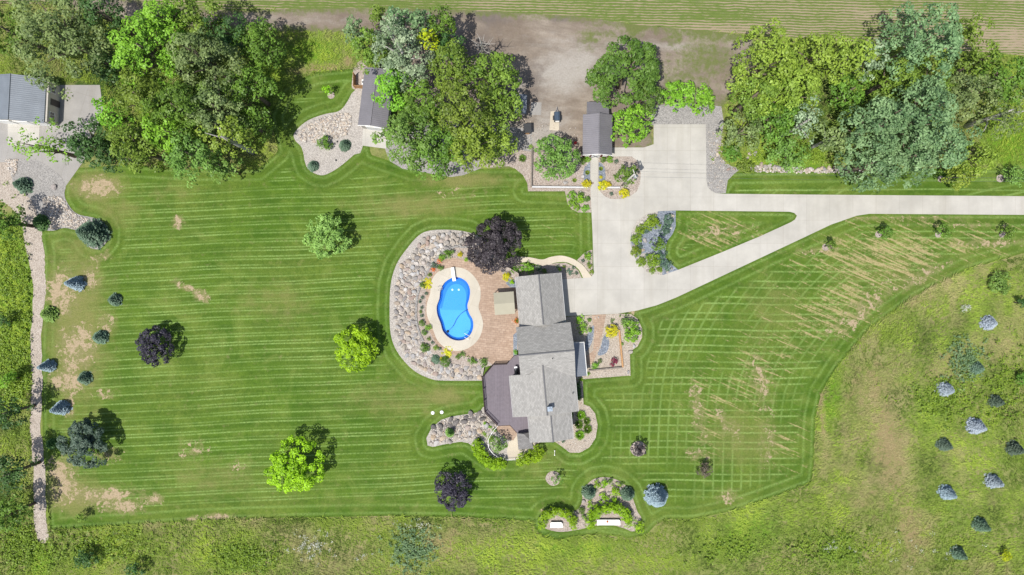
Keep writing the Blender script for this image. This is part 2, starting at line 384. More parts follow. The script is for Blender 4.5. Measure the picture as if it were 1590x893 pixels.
M = {}
M['lawn'] = mat_lawn(); M['meadow'] = mat_meadow(); M['dirt'] = mat_dirt(); M['crop'] = mat_crop()
M['conc'] = mat_concrete('drive_concrete', (.46, .445, .405), 3.6, 0, (1.1, .35), .78, .4)
M['conc_old'] = mat_concrete('old_concrete', (.33, .318, .30), 4.5, .3, (0, 0), .8, .7)
M['cream'] = mat_concrete('cream_concrete', (.56, .50, .40), 1.5, .2, (0, 0), .86, .1)
M['poolconc'] = mat_concrete('pool_deck_concrete', (.54, .50, .42), 2.4, .4, (0, 0), .84, .25)
M['paver'] = mat_brick('stamped_patio', (.33, .235, .17), (.43, .325, .245), (.25, .18, .14), .62, .34, .1, .03, nz=.45)
M['g_tan'] = mat_gravel('tan_gravel', (.34, .29, .235), (.42, .365, .30), (.50, .45, .385), 8)
M['g_pale'] = mat_gravel('pale_gravel', (.34, .315, .285), (.42, .39, .355), (.50, .47, .43), 8)
M['g_grey'] = mat_gravel('grey_gravel', (.25, .24, .228), (.31, .30, .285), (.40, .385, .365), 8)
M['g_blue'] = mat_gravel('blue_slate_chips', (.14, .165, .205), (.21, .24, .285), (.32, .35, .39), 6)
M['g_pink'] = mat_gravel('rosy_gravel', (.31, .255, .215), (.385, .33, .285), (.46, .41, .365), 7)
M['shingle'] = mat_shingle('grey_shingles', (.325, .318, .300)); M['shingle2'] = mat_shingle('grey_shingles_side', (.325, .318, .300), math.pi/2)
M['ridge'] = flat('ridge_cap', (.15, .15, .155), .9)
M['white'] = flat('white_paint', (.78, .78, .76), .5, var=.04)
M['siding'] = mat_brick('pale_siding', (.50, .47, .42), (.53, .50, .45), (.3, .28, .25), 30, .15, 0, .012, .6, True, .3, .1)
M['stone'] = mat_brick('stone_wall', (.30, .26, .21), (.40, .35, .29), (.18, .16, .14), .5, .2, .0, .02)
M['barnred'] = mat_brick('dark_red_boards', (.14, .035, .03), (.17, .045, .04), (.06, .02, .02), .25, 30, 0, .012, .7, True, .3, .1)
M['metalroof'] = mat_ribbed('grey_brown_metal_roof', (.20, .193, .212), .5, .3, 1)
M['metalblue'] = mat_ribbed('blue_grey_metal_roof', (.20, .225, .255), .45, .3, 1)
M['metalx'] = mat_ribbed('porch_metal_roof', (.215, .235, .265), .4, .28, 1)
M['trim'] = flat('dark_trim', (.06, .05, .05), .6); M['dark'] = flat('charcoal', (.03, .032, .035), .5)
M['glass'] = flat('window_glass', (.03, .04, .05), .08, .8, var=.02)
M['deck'] = mat_brick('purple_brown_decking', (.132, .114, .136), (.160, .139, .163), (.07, .05, .05), .14, 60, 0, .012, .55, True, .4, .25)
M['rail'] = flat('dark_rail', (.045, .03, .032), .5); M['bark'] = flat('bark', (.16, .13, .10), .95, .1, var=.35, scale=6, bump=.6)
M['barkpale'] = flat('pale_bark', (.42, .40, .37), .9, .1, var=.2, scale=6); M['wood'] = flat('cedar_wood', (.42, .24, .11), .8, var=.25, scale=5)
M['liner'] = flat('pool_floor_liner', (.07, .37, .88), .5, .3, var=.05, scale=.5); M['linerd'] = flat('pool_wall_liner', (.006, .14, .50), .5, .3, var=.08, scale=1)
M['canopy'] = flat('beige_canvas', (.36, .34, .26), .85, .1, var=.04, scale=1); M['steel'] = flat('steel', (.45, .46, .48), .3, .5, .9)
M['rubber'] = flat('black_rubber', (.02, .02, .02), .8); M['blackpaint'] = flat('black_paint', (.018, .022, .03), .25, .6)
M['red'] = flat('red_paint', (.45, .03, .03), .4); M['g_path'] = mat_gravel('path_gravel', (.33, .28, .23), (.43, .375, .32), (.51, .46, .40), 8); M['mulch'] = mat_gravel('mulch', (.16, .11, .08), (.24, .18, .13), (.34, .27, .21), 6)
M['timber'] = flat('weathered_timber', (.20, .175, .15), .9, var=.3, scale=3); M['orange'] = flat('orange_petals', (.62, .13, .012), .6)
M['galv'] = flat('galvanised', (.42, .46, .52), .4, .5, .5); M['polewood'] = flat('pole_wood', (.45, .43, .40), .85, var=.2)
FS = [(0., (.46, .41, .34)), (.14, (.25, .245, .25)), (.28, (.52, .40, .27)), (.42, (.60, .57, .53)), (.55, (.34, .245, .20)), (.66, (.36, .37, .38)), (.78, (.64, .62, .60)), (.9, (.22, .21, .21)), (1., (.44, .39, .33))]
M['chim'] = flat('chimney_steel', (.22, .27, .33), .5, .4, .3); M['palecap'] = flat('pale_cap', (.52, .52, .52), .7)
M['rock'] = mat_rock('fieldstone', FS)
M['darkrock'] = mat_rock('dark_wet_stone', [(0., (.05, .05, .055)), (.5, (.11, .105, .105)), (1., (.22, .20, .19))])
def mat_water():
    t = NT('pool_water', .05, .5); nt = t.t
    tr = t.n('BsdfTransparent'); tr.inputs[0].default_value = (.80, .95, 1, 1); gl = t.n('BsdfGlossy'); gl.inputs['Roughness'].default_value = .04
    fr = t.n('Fresnel'); fr.inputs[0].default_value = 1.33; b = t.n('Bump'); b.inputs['Strength'].default_value = .15; b.inputs['Distance'].default_value = .03
    t.lk(t.noise(3, 3), b.inputs['Height']); t.lk(b.outputs[0], gl.inputs['Normal']); t.lk(b.outputs[0], fr.inputs['Normal'])
    ms = t.n('MixShader'); t.lk(fr.outputs[0], ms.inputs[0]); t.lk(tr.outputs[0], ms.inputs[1]); t.lk(gl.outputs[0], ms.inputs[2])
    t.lk(ms.outputs[0], nt.nodes['Material Output'].inputs[0]); return t.m
M['water'] = mat_water()

# ------------------------------------------------------------------ ground
g = MB(); g.add([(-2500, -2500, -.06), (2500, -2500, -.06), (2500, 2500, -.06), (-2500, 2500, -.06)], [(0, 1, 2, 3)])
far = flat('far_farmland', (.12, .16, .04), .95, .1, var=.4, scale=.05, local=False); g.build('farmland', far)['kind'] = 'structure'
LUSH = [(22, 480, 40, 110, 0, 1), (18, 380, 30, 50, 0, .8), (30, 590, 30, 40, 0, .7), (65, 868, 20, 32, 0, 1.1), (370, 865, 50, 35, 0, .75), (1290, 620, 20, 70, -10, .8),
        (1300, 860, 60, 50, 0, .55), (900, 850, 130, 25, 0, .6), (760, 865, 40, 20, 0, .6), (1160, 830, 90, 50, 20, .7), (1450, 640, 40, 60, 0, .5), (1560, 700, 60, 80, 0, .45), (1480, 800, 60, 60, 0, .45),
        (480, 80, 60, 30, 0, .75), (640, 850, 60, 40, 0, .35), (1565, 215, 50, 60, 0, .9), (1570, 130, 50, 60, 0, .5), (1230, 250, 90, 25, 0, .8), (420, 130, 30, 60, 0, .7), (120, 860, 60, 30, 0, .4)]
TAN = [(1380, 690, 30, 90, 8, .75), (1350, 600, 60, 60, 0, .5), (1410, 820, 30, 80, 5, .6), (1275, 640, 7, 60, 5, .8), (1470, 560, 60, 22, 30, .55), (690, 845, 60, 40, 0, .5), (1560, 540, 30, 30, 0, .4), (1440, 460, 80, 18, 25, .45), (1345, 770, 60, 40, 0, .4),
       (1480, 700, 30, 10, 0, .45), (580, 870, 60, 25, 0, .35), (500, 105, 70, 8, 4, .6), (540, 95, 10, 10, 0, .9)]
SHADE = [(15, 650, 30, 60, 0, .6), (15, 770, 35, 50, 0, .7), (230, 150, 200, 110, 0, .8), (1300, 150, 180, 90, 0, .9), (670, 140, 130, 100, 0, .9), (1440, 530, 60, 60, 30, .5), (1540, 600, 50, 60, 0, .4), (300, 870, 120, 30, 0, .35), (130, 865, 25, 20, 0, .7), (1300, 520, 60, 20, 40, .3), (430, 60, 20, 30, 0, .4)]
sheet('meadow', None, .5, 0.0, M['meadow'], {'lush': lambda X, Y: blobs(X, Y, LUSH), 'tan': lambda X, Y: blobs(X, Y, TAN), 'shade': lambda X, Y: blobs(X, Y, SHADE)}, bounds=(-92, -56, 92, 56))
crop_px = [(-60, -100), (1650, -100), (1650, 92), (1590, 86), (1450, 76), (1300, 66), (1150, 52), (1000, 40), (900, 26), (800, 20), (700, 15), (600, 13), (450, 14), (330, 16), (150, 4), (-60, 0)]
sheet('crop_field', crop_px, .6, .006, M['crop'], {'cover': lambda X, Y: np.clip(.68+blobs(X, Y, [(1000, 15, 350, 25, -3, .45), (480, 6, 260, 10, 0, .6), (1540, 70, 110, 22, -4, -.5)])-.5*blobs(X, Y, [(1540, 62, 120, 26, -4, 1), (1120, 45, 120, 16, 0, 1), (1280, 25, 160, 18, 0, .6), (820, 12, 90, 14, 0, .7)]), 0, 1)}, sm=2)
dirt_px = [(120, -10), (330, 15), (450, 14), (600, 13), (700, 15), (800, 20), (900, 26), (1000, 40), (1150, 54), (1180, 80), (1165, 120), (1120, 165), (1100, 170), (1015, 193), (1012, 228), (960, 235), (905, 245), (825, 250), (770, 262), (700, 240), (640, 160), (600, 70), (560, 52), (370, 46), (250, 40), (120, 20)]
DP = pxp(spline(dirt_px, 3))
sheet('dirt_yard', dirt_px, .5, .010, M['dirt'], {
    'green': lambda X, Y: np.clip(.72*np.exp(-(segdist(X, Y, DP)/1.0)**2), 0, 1)*.9+.8*blobs(X, Y, [(1095, 90, 60, 40, 0, .8), (985, 48, 14, 14, 0, .9), (1048, 62, 18, 10, 0, .8), (915, 60, 22, 18, 0, .75), (1060, 130, 60, 40, 0, .7), (940, 55, 40, 10, 0, .6)]),
    'pale': lambda X, Y: blobs(X, Y, [(880, 110, 60, 40, 20, .9), (905, 95, 30, 20, 0, .9), (850, 190, 40, 40, 0, .6), (810, 130, 20, 40, 0, .5), (1000, 70, 120, 8, -3, .6), (480, 32, 110, 8, 0, .35), (820, 215, 60, 25, 0, .8), (880, 70, 90, 20, 0, .4)]),
    'dark': lambda X, Y: blobs(X, Y, [(760, 25, 40, 14, 0, .8), (870, 28, 20, 8, 0, .9), (745, 80, 50, 50, 0, .55), (700, 120, 60, 60, 0, .6), (825, 120, 25, 40, 0, .5), (830, 150, 20, 25, 0, .5), (1000, 145, 40, 40, 0, .6)])}, sm=3)
lawn_px = [(1640, 386), (1590, 393), (1500, 419), (1420, 460), (1350, 510), (1300, 570), (1275, 610), (1266, 650), (1264, 715), (1260, 750), (1190, 775), (1130, 795), (1075, 806), (1035, 806), (1018, 815), (1003, 831), (975, 836), (930, 829), (895, 832), (862, 838), (838, 830), (824, 809), (720, 803), (600, 801), (500, 803), (400, 805), (300, 809), (180, 817), (78, 823), (67, 700), (64, 560), (68, 400), (62, 362),
           (85, 345), (105, 262), (200, 256), (300, 262), (400, 262), (432, 235), (420, 180), (440, 135), (490, 112), (550, 106), (562, 120), (575, 240), (640, 262), (760, 262), (815, 262), (1000, 275), (1110, 300), (1127, 267), (1200, 266), (1400, 262), (1640, 262)]
LP = pxp(lawn_px)
meadow_edge = pxp(spline([(1640, 386), (1500, 419), (1420, 460), (1350, 510), (1300, 570), (1275, 610), (1266, 650), (1262, 750), (1258, 950)], 6, False))
bed_pool = [(728, 360), (700, 356), (668, 357), (650, 365), (632, 385), (615, 410), (606, 440), (604, 480), (606, 520), (617, 548), (640, 575), (668, 589), (690, 592), (748, 592), (765, 560), (800, 500), (803, 425), (780, 395)]
bed_sw = [(750, 632), (745, 640), (700, 647), (685, 652), (670, 665), (662, 680), (664, 692), (672, 694), (690, 690), (715, 686), (727, 688), (736, 695), (760, 712), (790, 712), (800, 712), (800, 650), (757, 632)]
bed_south = [(838, 806), (843, 796), (855, 790), (870, 789), (888, 794), (898, 790), (904, 778), (905, 762), (912, 752), (922, 744), (938, 741), (955, 744), (968, 751), (978, 762), (984, 778), (990, 795), (996, 806), (985, 825), (968, 820), (945, 814), (925, 816), (900, 822), (872, 826), (850, 822), (840, 815)]
bed_mid = [(549, 142), (541, 155), (532, 168), (522, 174), (505, 177), (480, 186), (464, 198), (456, 209), (459, 219), (467, 227), (471, 238), (473, 250), (478, 262), (490, 270), (503, 272), (520, 264), (535, 253), (550, 240), (563, 228), (566, 140)]
bed_left = [(10, 248), (32, 247), (60, 250), (85, 266), (96, 276), (102, 288), (100, 300), (103, 312), (113, 327), (125, 334), (145, 338), (160, 345), (168, 358), (167, 373), (157, 385), (147, 387), (137, 382), (125, 362), (112, 356), (98, 354), (85, 358), (72, 358), (62, 354), (58, 335), (55, 322), (45, 307), (25, 292), (18, 275)]
bed_se = [(893, 590), (905, 590), (906, 628), (915, 631), (924, 642), (928, 660), (925, 680), (915, 695), (900, 703), (885, 703), (873, 694), (862, 686), (850, 684), (830, 690), (828, 676), (870, 670), (890, 650)]
bed_east = [(878, 492), (960, 487), (980, 488), (990, 495), (997, 510), (997, 524), (990, 538), (978, 546), (979, 583), (915, 588), (900, 589), (880, 590)]
rings = [pxp(b) for b in (bed_pool, bed_sw, bed_south, bed_mid, bed_left, bed_se, bed_east)]+[LP]
def ringd(X, Y):
    r = np.full(X.shape, 1e9)
    for p in rings: r = np.minimum(r, segdist(X, Y, p))
    drive = pxp([(921, 430), (918, 300), (815, 296)]); r = np.minimum(r, segdist(X, Y, drive, False))
    drive = pxp([(960, 487), (1000, 480), (1050, 462), (1150, 415), (1250, 368), (1330, 334), (1400, 331), (1640, 333)]); return np.minimum(r, segdist(X, Y, drive, False))
DRY = [(95, 455, 26, 40, 10, .75), (140, 430, 16, 24, 0, .6), (120, 545, 30, 38, 0, .8), (105, 590, 32, 22, 0, .75), (158, 400, 18, 10, 30, .55), (165, 500, 14, 16, 0, .55), (276, 344, 9, 11, 0, .85), (275, 440, 8, 7, 0, .7), (290, 447, 14, 5, -15, .9), (313, 460, 13, 9, -50, 1), (155, 770, 70, 14, 0, .72), (190, 785, 36, 14, 0, .8), (95, 745, 26, 40, 0, .75),
       (240, 775, 14, 12, 0, .75), (340, 803, 24, 6, 0, .85), (300, 806, 14, 4, 0, .85), (300, 700, 24, 14, 0, .45), (170, 705, 22, 14, 0, .5), (106, 632, 9, 16, 0, .75), (370, 725, 16, 14, 0, .35), (150, 290, 34, 16, 0, .95), (165, 612, 22, 8, 0, .5), (710, 300, 40, 12, 0, .3), (1180, 590, 20, 55, 10, .45), (1085, 640, 12, 50, 10, .52), (1130, 660, 14, 30, 30, .45), (1082, 705, 20, 10, 0, .5),
       (1130, 770, 20, 14, 0, .42), (1250, 390, 24, 6, 0, .5), (895, 312, 9, 14, 0, 1), (1000, 475, 40, 5, 25, .55), (1290, 388, 14, 5, 0, .75), (1390, 339, 130, 3, 0, .5), (1500, 350, 90, 4, 0, .45), (1540, 378, 60, 8, 0, .5), (1430, 430, 60, 10, 25, .5), (1340, 480, 70, 20, 40, .46), (843, 797, 5, 16, 0, .7), (1190, 690, 14, 40, 0, .45), (880, 250, 2, 2, 0, 0)]
STREAK = [(1370, 400, 150, 60, 10, 1), (1300, 470, 100, 60, 30, .9), (1500, 380, 90, 30, 5, .75), (1400, 350, 130, 16, 0, .6), (1120, 370, 100, 45, 0, .7), (1150, 600, 90, 60, 30, .65), (1100, 640, 50, 70, 0, .6), (1200, 540, 80, 60, 30, .55), (1220, 690, 40, 50, 0, .6), (870, 350, 60, 40, 0, .25)]
YEL = [(430, 470, 90, 40, 0, .45), (640, 320, 120, 25, 0, .6), (260, 300, 90, 25, 0, .35), (620, 620, 110, 40, 0, .5), (690, 615, 40, 20, 0, .75), (860, 640, 30, 40, 0, .2), (330, 740, 90, 40, 0, .45), (540, 780, 140, 25, 0, .3), (1150, 680, 90, 60, 0, .5), (1050, 540, 60, 60, 0, .25), (1200, 480, 90, 60, 0, .4), (120, 500, 60, 160, 0, .75), (100, 400, 40, 50, 0, .45), (720, 280, 90, 14, 0, .75), (180, 330, 60, 30, 0, .5), (150, 290, 50, 26, 0, .9), (1400, 420, 150, 60, 0, .4), (850, 720, 60, 50, 0, .35), (110, 770, 60, 40, 0, .8)]
sheet('lawn', lawn_px, .4, .02, M['lawn'], {'dry': lambda X, Y: blobs(X, Y, DRY), 'streak': lambda X, Y: blobs(X, Y, STREAK), 'yellow': lambda X, Y: blobs(X, Y, YEL), 'ring': ringd,
      'arc': lambda X, Y: segdist(X, Y, meadow_edge, False), 'east': lambda X, Y: np.clip((X-8)/4, 0, 1)})

# ------------------------------------------------------------------ drives, paths, gravel beds
drive_px = [(1015, 193), (1096, 193), (1097, 280), (1099, 290), (1104, 296), (1112, 300), (1125, 301), (1350, 303), (1640, 305), (1640, 334), (1350, 332), (1330, 335), (1290, 349), (1250, 368), (1150, 415), (1050, 462), (1020, 474), (990, 482), (960, 487), (915, 489), (878, 491), (868, 491), (868, 434), (917, 431), (922, 425), (920, 360), (917, 300), (917, 236), (929, 236), (929, 289), (932, 297), (938, 304), (948, 309), (964, 309), (978, 305), (989, 297), (994, 285), (995, 268), (990, 250), (981, 243), (948, 243), (946, 236), (950, 229), (1000, 229), (1015, 224)]
slab('driveway', drive_px, .07, M['conc'])
isl = [(1049, 327), (1140, 328), (1226, 329), (1233, 331), (1237, 335), (1234, 341), (1228, 345), (1180, 367), (1120, 392), (1053, 419), (1030, 427), (1012, 425), (997, 415), (985, 399), (979, 378), (980, 360), (988, 345), (1003, 333), (1022, 328)]
tri = [(1049, 327), (1140, 328), (1226, 329), (1233, 331), (1237, 335), (1234, 341), (1228, 345), (1180, 367), (1120, 392), (1053, 419), (1042, 410), (1033, 400), (1033, 388), (1036, 374), (1044, 364), (1049, 352)]
slab('island_bed', isl, .085, M['g_blue'], .0)
def attr0(**k):
    d = {'dry': lambda X, Y: blobs(X, Y, [(1120, 360, 50, 16, 0, .4)]), 'streak': lambda X, Y: blobs(X, Y, [(1115, 362, 70, 36, 0, .8)]), 'yellow': lambda X, Y: 0*X, 'ring': lambda X, Y: segdist(X, Y, pxp(tri)), 'arc': lambda X, Y: 0*X, 'east': lambda X, Y: 0*X}
    d.update(k); return d
sheet('island_lawn', tri, .4, .10, M['lawn'], attr0())
slab('island_bed_gravel', [(979, 374), (984, 395), (997, 415), (1012, 425), (1028, 427), (1029, 418), (1020, 400), (1008, 392), (996, 394), (990, 400)], .092, M['g_pale'], .0)
slab('island_bed_gravel', [(1003, 333), (1022, 328), (1020, 336), (1002, 346), (992, 358), (988, 368), (981, 372), (980, 360), (988, 345)], .092, M['g_pale'], .0)
walk_t = [(786, 402), (803, 399), (815, 399), (825, 400), (842, 403), (855, 399), (872, 397), (890, 402), (905, 412), (915, 425), (921, 432)]
walk_b = [(906, 433), (899, 419), (890, 412), (878, 407), (862, 408), (850, 412), (838, 412), (820, 407), (806, 408), (786, 410)]
slab('garden_walk', spline(walk_t, 5, False)+spline(walk_b, 5, False), .06, M['cream'])
slab('entry_bed_gravel', [(800, 410), (838, 413), (862, 409), (878, 408), (890, 413), (898, 420), (904, 433), (868, 435), (868, 470), (795, 470), (786, 440), (786, 412)], .045, M['g_pink'])
slab('corner_bed_gravel', [(918, 388), (908, 392), (899, 401), (896, 404), (906, 412), (915, 424), (920, 430), (920, 388)], .045, M['g_pink'])
slab('north_bed_gravel', [(740, 262), (790, 258), (800, 262), (812, 272), (819, 285), (820, 297), (877, 297), (879, 305), (881, 316), (888, 325), (898, 330), (918, 330), (918, 236), (826, 236), (800, 232), (760, 235)], .040, M['g_pink'])
slab('north_bed_gravel', [(600, 200), (598, 232), (605, 250), (625, 262), (700, 275), (720, 272), (745, 262), (745, 240), (760, 236), (826, 237), (826, 200), (700, 190)], .036, M['g_grey'])
slab('barn_bed_gravel', [(929, 236), (929, 289), (932, 297), (938, 304), (948, 309), (964, 309), (978, 305), (989, 297), (994, 285), (995, 268), (990, 250), (981, 243), (948, 243), (946, 236)], .045, M['g_pink'])
for s, cx in ((-1, 916.5), (1, 929.5)):
    slab('slate_half_round', [(cx, 252)]+[(cx+s*11*math.sin(a), 271-19*math.cos(a)) for a in np.linspace(.15, math.pi-.15, 14)]+[(cx, 290)], .055, M['g_blue'])
slab('pad_border_gravel', [(1010, 180), (1015, 164), (1060, 160), (1120, 165), (1124, 190), (1120, 215), (1118, 245), (1135, 258), (1150, 262), (1140, 270), (1130, 280), (1127, 300), (1105, 300), (1097, 288), (1096, 195), (1012, 195)], .034, M['g_grey'])
slab('mid_bed_gravel', bed_mid, .045, M['g_pale'], sm=3)
slab('old_driveway', [(-60, 190), (60, 190), (78, 150), (84, 132), (155, 132), (160, 170), (152, 195), (138, 225), (130, 250), (102, 289), (90, 272), (60, 252), (10, 252), (-60, 252)], .030, M['conc_old'])
slab('left_bed_gravel', bed_left, .045, M['g_grey'], sm=3)
slab('gravel_path', [(-60, 250), (12, 250), (20, 275), (28, 292), (47, 308), (57, 322), (61, 342), (66, 365), (70, 400), (69, 450), (66, 520), (64, 600), (66, 690), (73, 800), (75, 836), (58, 838), (52, 760), (48, 650), (48, 560), (50, 470), (48, 420), (41, 382), (34, 348), (20, 326), (-10, 308), (-60, 300)], .024, M['g_path'], jit=.9)
slab('apron_left', [(12, 188), (62, 188), (60, 226), (12, 226)], .05, M['conc'])
slab('apron_mid', [(564, 190), (602, 196), (600, 231), (562, 226)], .06, M['conc'])
slab('tan_pad', [(855, 173), (868, 172), (868, 203), (853, 202)], .05, M['cream'])
slab('grey_pad', [(825, 159), (841, 159), (840, 179), (823, 178)], .03, M['conc_old'])
slab('south_bed_gravel', bed_south, .045, M['g_pink'], sm=3); slab('southeast_bed_gravel', bed_se, .045, M['g_tan'])
slab('east_bed_gravel', bed_east, .045, M['g_tan'])
slab('garden_path', [(919, 489), (941, 488), (937, 510), (932, 535), (926, 550), (921, 565), (900, 570), (900, 560), (921, 545), (923, 520)], .052, M['paver'])
slab('slate_crescent', spline([(938, 520), (944, 524), (946, 535), (942, 547), (933, 552), (928, 550), (933, 538)], 5), .055, M['g_blue'])
slab('slate_crescent', spline([(922, 505), (921, 525), (915, 540), (908, 546), (909, 532), (912, 520)], 5), .055, M['g_blue'])
slab('southwest_bed_gravel', bed_sw, .035, M['g_pale']); slab('lower_patio', [(769, 655), (796, 655), (803, 675), (797, 684), (785, 682), (772, 670)], .06, M['paver'])
slab('lower_walk', [(803, 668), (830, 668), (832, 706), (818, 712), (790, 714), (787, 700), (791, 682)], .055, M['cream'])
for n, (x, y, r) in enumerate([(1364, 364, 5), (1457, 364, 5), (1556, 364, 5), (1282, 384, 5.5), (859, 743, 11.5), (991, 697, 12), (514, 148, 5.5), (1553, 277, 6), (1461, 278, 5)]):
    slab('mulch_ring', spline([(x+r*(1+.06*math.sin(k*2.3+n))*math.cos(k*math.pi/4), y+r*math.sin(k*math.pi/4)) for k in range(8)], 4), .045, M['g_pink'])

# ------------------------------------------------------------------ pool terrace
TZ = 1.2
water_px = spline([(703, 431), (714, 431), (725, 438), (730, 450), (729, 463), (726, 475), (729, 487), (734, 496), (735, 508), (731, 519), (722, 527), (710, 529), (698, 525), (688, 515), (684, 502), (679, 489), (678, 476), (682, 464), (684, 450), (691, 438)], 4)
surr_px = spline([(704, 415), (722, 418), (736, 429), (745, 445), (746, 462), (743, 477), (748, 492), (750, 506), (744, 525), (730, 539), (712, 545), (693, 541), (679, 528), (671, 508), (663, 490), (663, 472), (668, 455), (670, 436), (682, 421)], 4)
patio_px = [(688, 404), (702, 400), (716, 402), (736, 408), (758, 416), (778, 420), (785, 435), (806, 445), (806, 520), (797, 545), (797, 553), (787, 565), (766, 567), (757, 560), (735, 556), (700, 550), (680, 540), (660, 500), (662, 440)]
top_px = [(728, 384), (705, 383), (685, 394), (671, 410), (659, 430), (651, 447), (646, 470), (646, 498), (652, 520), (662, 538), (676, 552), (692, 562), (720, 568), (752, 570), (766, 567), (787, 565), (797, 553), (806, 540), (806, 425), (786, 413), (765, 388), (745, 380)]
slab('pool_terrace_gravel', top_px, TZ, M['g_pink'], 0, holes=[surr_px])
slab('pool_patio', patio_px, TZ+.02, M['paver'], TZ-.1, holes=[surr_px])
slab('slate_corner', [(785, 440), (791, 433), (803, 436), (803, 447), (792, 446)], TZ+.04, M['g_blue'], TZ-.1)
slab('slate_corner', [(797, 520), (803, 515), (803, 552), (797, 552)], TZ+.04, M['g_blue'], TZ-.1)
slab('pool_surround', surr_px, TZ+.04, M['poolconc'], .0, holes=[water_px])
def pool():
    wp = ccw(pxp(water_px, TZ)); cx, cy = P(707, 480, TZ); o = empty('swimming_pool', cx, cy, 0)
    tag(o, 'kidney shaped in-ground pool of bright blue water with white diving board', 'pool')
    pts = np.array(wp)-[cx, cy]; n = len(pts)
    def scaled(k): 
        d = np.roll(pts, -1, 0)-np.roll(pts, 1, 0); nn = np.stack([-d[:, 1], d[:, 0]], 1); nn /= np.linalg.norm(nn, axis=1)[:, None]; return pts+nn*k
    rings_ = [(pts, TZ+.03), (pts, .75)]; 
    inner = scaled(.45); hop = scaled(1.0)
    def strip(a, za, b, zb):
        zb = zb if hasattr(zb, '__len__') else [zb]*n
        vs = [(x, y, za) for x, y in a]+[(x, y, z) for (x, y), z in zip(b, zb)]
        return vs, [(i, (i+1) % n, n+(i+1) % n, n+i) for i in range(n)]
    dz = [.60 if y < .6 else .32 for x, y in inner]
    w = MB(); w.add(*strip(pts, TZ+.03, pts, .8)); w.add(*strip(pts, .8, inner, .62)); w.build('pool_wall', M['linerd'], o)
    # floor: shallow southern part and a deeper northern bowl with shading of its sides painted in darker blue
    f = MB(); f.add([(x, y, .62) for x, y in inner], [tuple(range(n))]); f.build('pool_floor', M['liner'], o)
    yc = P(0, 480, .6)[1]-cy; north = [(x, y) for x, y in scaled(.3) if y > yc]; k = max(range(len(north)), key=lambda q: math.dist(north[q], north[q-1])); north = north[k:]+north[:k]
    hp = [(x-cx, y-cy) for x, y in pxp(spline([(686.5, 478), (690, 464), (694, 452), (700, 444), (708, 441), (716, 443), (722, 450), (724, 459), (724, 468), (727, 479)], 5, False), .6)]
    d = MB(); d.prism(north, .60, .635); d.build('pool_slope', flat('pool_slope_shade', (.008, .20, .62), .5, .3, var=.04), o)
    e = MB(); e.prism(hp+[(hp[-1][0], hp[-1][1]-.3), (hp[0][0]-.2, hp[0][1]-.3)], .62, .65); e.build('deep_end_floor', flat('deep_floor_liner', (.045, .31, .84), .5, .3, var=.04), o)
    wt = MB(); wt.add([(x, y, TZ-.10) for x, y in scaled(-.01)], [tuple(range(n))]); wt.build('pool_water', M['water'], o)
    cp = MB(); a, b = scaled(.02), scaled(-.12); cp.add(*strip(a, TZ+.055, b, TZ+.055)); cp.build('coping', M['poolconc'], o)
    for x, y in ((702, 450), (712, 450)):
        X, Y = P(x, y, 1.1); m = MB(); m.lathe([(.16, .655), (.16, .68), (.05, .69)], X-cx, Y-cy, 12); m.build('drain_cover', M['white'], o)
    X, Y = P(704, 426, 1.6); b = empty('diving_board', X-cx, Y-cy, TZ+.04, .14); b.parent = o
    m = MB(); m.box(0, 0, .5, .5, 2.1, .06); m.build('board', M['white'], b)
    for s in (-1, 1):
        m = MB(); m.box(s*.18, .75, .235, .06, .5, .47); m.build('stand', M['steel'], b)
    X, Y = P(683, 448, 1.5); m = MB()
    for s in (-.25, .25): m.tube([(X-cx-.3, Y-cy+s, TZ), (X-cx-.3, Y-cy+s, 1.9), (X-cx, Y-cy+s, 2.05), (X-cx+.25, Y-cy+s, 1.9), (X-cx+.28, Y-cy+s, .8)], .025, 6)
    for z in (.9, 1.1): m.tube([(X-cx+.27, Y-cy-.25, z), (X-cx+.27, Y-cy+.25, z)], .03, 6)
    m.build('ladder', M['steel'], o)
    X, Y = P(725, 521, 1.5); m = MB()
    for s in (-.3, .3): m.tube([(X-cx+.35, Y-cy+s-.3, TZ), (X-cx+.3, Y-cy+s-.3, 2.0), (X-cx-.35, Y-cy+s+.05, 1.95), (X-cx-.45, Y-cy+s+.08, .8)], .03, 6)
    m.build('handrail', M['white'], o)
    hose = [P(*p, 1.1)+(1.09,) for p in spline([(730, 479), (722, 483), (714, 489), (708, 497), (703, 507), (695, 515)], 6, False)]
    m = MB(); m.tube(hose, .028, 6); h = m.build('pool_hose', M['rubber']); tag(h, 'dark hose floating across the shallow end of the pool', 'hose')
    X, Y = hose[-1][:2]; m = MB(); m.lathe([(.2, .66), (.22, .72), (.12, .85), (.05, .9)], X, Y, 12); m.tube([(X, Y, .85), (X, Y, 1.09)], .04, 6)
    h = m.build('pool_cleaner', M['dark']); tag(h, 'dark round pool cleaner at the south-west edge of the blue pool', 'pool cleaner')
pool()
